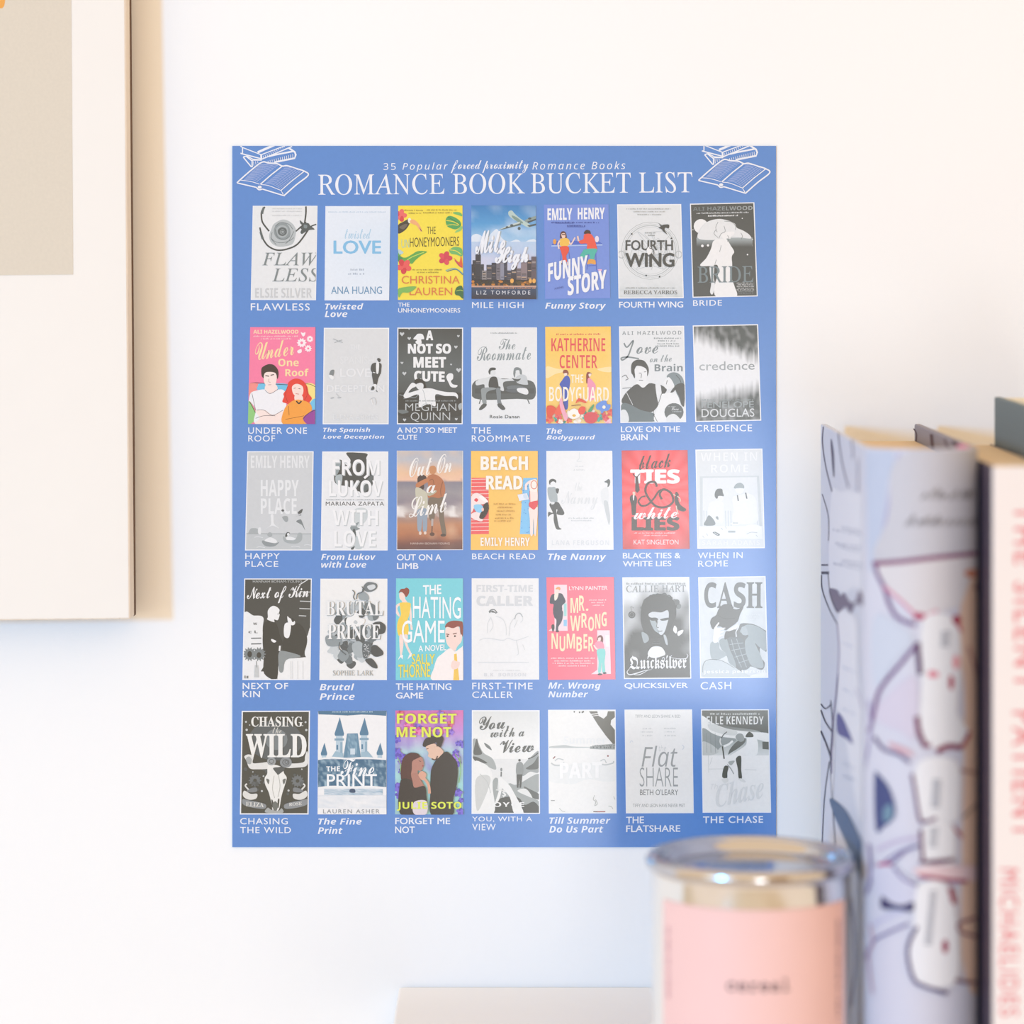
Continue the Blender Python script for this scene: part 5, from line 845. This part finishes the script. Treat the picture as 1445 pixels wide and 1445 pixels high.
rs = random.Random(21)
for x0, x1, y0 in ((880, 1290, 565), (750, 1345, 780)):
    x = x0
    while x < x1:
        k = rs.uniform(40, 100); a.S(rs.choice(['#9c989d', '#a8a4a8', '#8f8b90']), 17, [(x-14, y0+100), (x+6, y0+100-k*.6), (x+26, y0+100-k), (x+22, y0+88)]); x += rs.choice([30, 34, 40, 62])
a.P('#dcd8dc', '520 1190 1400 1120 1400 1500 1250 1500 1100 1560 860 1600 700 1500 580 1350').S('#8a4f72', 38, '470 1185 700 1170 1000 1135 1400 1095').S('#7d5f8c', 32, '495 1200 505 1260 560 1380 610 1530 680 1630 820 1690').S('#d893aa', 26, '560 1370 700 1490 850 1615 1000 1570').E('#b8486a', 850, 1615, 50, 30)
a.P('#cfd5e4', '500 1600 700 1700 800 1800 640 2000 500 2200 460 1900').P('#e9c9b4', '1200 1500 1400 1400 1400 4400 1200 4400 1220 2400 1180 1900').P('#d6cfe0', '500 2350 820 2100 820 2600 700 2560 560 2500 490 2450')  # tall peach strip: warm shade of the spine's right side painted in
a.P('#eeeef2', '880 1640 1120 1620 1190 1850 1160 2350 1170 2420 1250 2560 1200 2680 900 2680 850 2520 870 2100').P('#eeeef2', '830 2820 1150 2800 1170 3220 1100 3300 870 3260')
a.S('#7a5486', 30, '840 1830 700 2000 530 2210 480 2400 440 2560').L('#5f3f62', 46, '835 1830 858 2090').E('#a8304f', 1155, 1645, 36, 40).S('#c04a64', 26, '1165 1680 1195 1740').E('#b02f50', 1110, 2155, 22, 62).E('#f0a9b0', 1150, 1990, 30, 60).E('#d58f74', 1290, 1265, 75, 36).S('#8f5a54', 26, '1330 1330 1300 1400').S('#b98a84', 26, '1250 1860 1300 2020 1330 2150 1370 2300').P('#e0889a', '930 2060 1000 2070 1000 2110 930 2110')
a.S('#7a3f5e', 46, '830 2430 848 2560 900 2680').S('#8a3f5e', 32, '900 2680 945 2660').S('#8a3450', 46, '990 2720 1080 2675 1200 2685').S('#a84a56', 34, '1200 2680 1262 2560').S('#77688c', 28, '480 2600 560 2700 680 2740 770 2810').S('#a99cc4', 16, '440 2300 450 2560 400 2900 390 3400').P('#d9b3bd', '600 2640 760 2700 800 2760 640 2700')
a.P('#4c5484', '483 2915 520 2910 600 3010 650 3160 640 3260 560 3330 495 3350').P('#7392a8', '560 3180 620 3150 630 3250 560 3290').S('#6f3f66', 26, '790 2900 812 3020 835 3170 868 3290 990 3262').S('#b06a7a', 26, '1060 3310 1130 3340 1200 3420').S('#b58c80', 30, '1190 2870 1360 2900').S('#9a8478', 20, '1200 3260 1350 3120')
a.P('#eeeef2', '870 3340 1120 3320 1110 3680 880 3690').S('#6a3f5c', 32, '865 3350 870 3500 880 3620').S('#7a4a68', 28, '850 3615 980 3625 1130 3600').S('#c9bcd6', 26, '500 3520 660 3450 850 3420').S('#8f86ae', 20, '560 3620 700 3530 850 3480')
for y0, y1 in ((1740, 1860), (2950, 3180), (3340, 3500), (3820, 4260)):
    y = y0
    while y < y1: a.R('#9a9aa2', 960-(y-2900)*.06, y, 1030-(y-2900)*.06, y+16); y += 34
a.o = (1190, 1190, 5.668)
a.P('#d0d1e4', '240 180 400 190 580 330 560 470 470 490 350 460 240 340').S('#8476a4', 22, '200 0 215 150 205 330 150 450 120 560').S('#b5497a', 26, '270 172 330 160 385 160').S('#7d74a4', 20, '385 160 490 60 600 15').S('#7d74a4', 20, '400 190 480 280 580 330').P('#46426a', '305 420 350 450 400 480 470 490 560 465 545 540 440 525 305 515')
a.P('#eeeef2', '600 330 820 320 900 600 900 1100 620 1120 530 900 560 640').P('#e9cfd3', '600 190 1080 180 1080 290 860 290 600 250').S('#a0395c', 30, '600 260 720 272 850 292 990 300').S('#6a2f4e', 26, '620 150 720 140 880 125').S('#9a3452', 40, '850 350 885 480', taper=False).S('#8a5a6a', 22, '1060 590 920 640 925 690 960 715 1080 745').S('#54406c', 30, '590 660 530 780 515 900 560 1080 640 1135 830 1195').E('#a03a58', 812, 820, 26, 55).S('#8178a4', 20, '520 640 380 700 240 780 170 930 120 1080').S('#8a6470', 26, '890 1088 980 1105 1080 1112').S('#c9a8b8', 14, '210 640 230 800 200 900 230 1200').S('#c9c9e8', 16, '230 650 380 570 500 540')
for y in range(380, 800, 34): a.R('#8f8f99', 745-(y-380)*.1, y, 690-(y-380)*.1, y+17)
strips = [sl-40+i*4 for i in range(60)]
a.build('illustration', 'spine_print', spine_map, sp, strips=strips, ink=INK_MATT); a.build('lettering', 'small_print', spine_map, sp, strips=strips, ink=INK_MATT)
a = Art((1280, 590, 5.78))

a = Art((1143, 550, 4.785)); XI = X1 - .0026
for k, t in ((22, '820 300 830 400'), (12, '910 330 925 380 945 395'), (26, '965 350 1000 378 1030 385'), (8, '700 262 720 300 715 370')): a.S('#4a2f3c', k, t)
a.build('illustration', 'jacket_print', lambda x, y, n: (XI-.00005-.000006*n, XI*F/(x-HX)-DW, ZE-(y-HY)*XI/(x-HX)), bk.children[1], ink=INK_MATT)

# white paperback
A0, A1, Y0, Y1, T2 = .1615, .1803, -.2000, -.0690, ZE - .0705
M_white = material('white_cover_card', '#ebe2de', .4, spec=.45)
M_plum_shade = material('plum_shaded_card', '#4a3d4c', .5)  # dark printed cover, with the shade of the gap put into its colour
b2 = empty('paperback_book', ((A0+A1)/2, (Y0+Y1)/2, ZT), 'white-spined paperback with pale red capitals, between lavender and grey books', 'book')
box('front_cover', A0, A0+.0005, Y0+.0012, Y1, ZB, T2, M_plum_shade, b2)
box('back_cover', A1-.0005, A1, Y0+.0012, Y1, ZB, T2, M_plum_shade, b2)
box('page_block', A0+.0006, A1-.0006, Y0+.0013, Y1-.0006, ZB+.0003, T2-.0003, M_pages, b2)
s2 = box('spine', A0, A1, Y0, Y0+.0012, ZB, T2, M_white, b2, .0004)
a = Art((0, 0, 1)); q = DW + Y0
a.V('THE SILENT', 'b', '#ef8488', 1431, 712, 1463, 972, bold=.012, space=1.25).V('PATIENT', 'b', '#ef8488', 1429, 1004, 1461, 1182, bold=.012, space=1.25).V('MICHAELIDES', 'b', '#f0898c', 1411, 1226, 1437, 1434, bold=.006, space=1.2)
a.build('lettering', 'lettering', lambda x, y, n: ((x-HX)*q/F, Y0-.00004-.00001*n, ZE-(y-HY)*q/F), s2, ink=INK_MATT)

# dark grey hardback
G0, G1, T3 = .1812, .2090, ZE - .0527
M_grey = material('grey_book_cloth', '#6f7a7b', .75, bump=.15, bscale=900)
b3 = empty('grey_hardback', ((G0+G1)/2, -.135, ZT), 'tall dark grey cloth hardback at the right edge, behind the white paperback', 'book')
box('front_cover', G0, G0+.0025, -.198, -.0705, ZB, T3, M_grey, b3, .0005)
box('back_cover', G1-.0025, G1, -.198, -.0705, ZB, T3, M_grey, b3, .0005)
box('spine', G0, G1, -.2005, -.1982, ZB, T3, M_grey, b3, .0008)
box('page_block', G0+.0027, G1-.0027, -.1975, -.0740, ZB+.0028, T3-.0002, material('cream_page_edges', '#efe6cf', .8, bump=.5, bscale=700, stretch=(14, .1, .1)), b3)
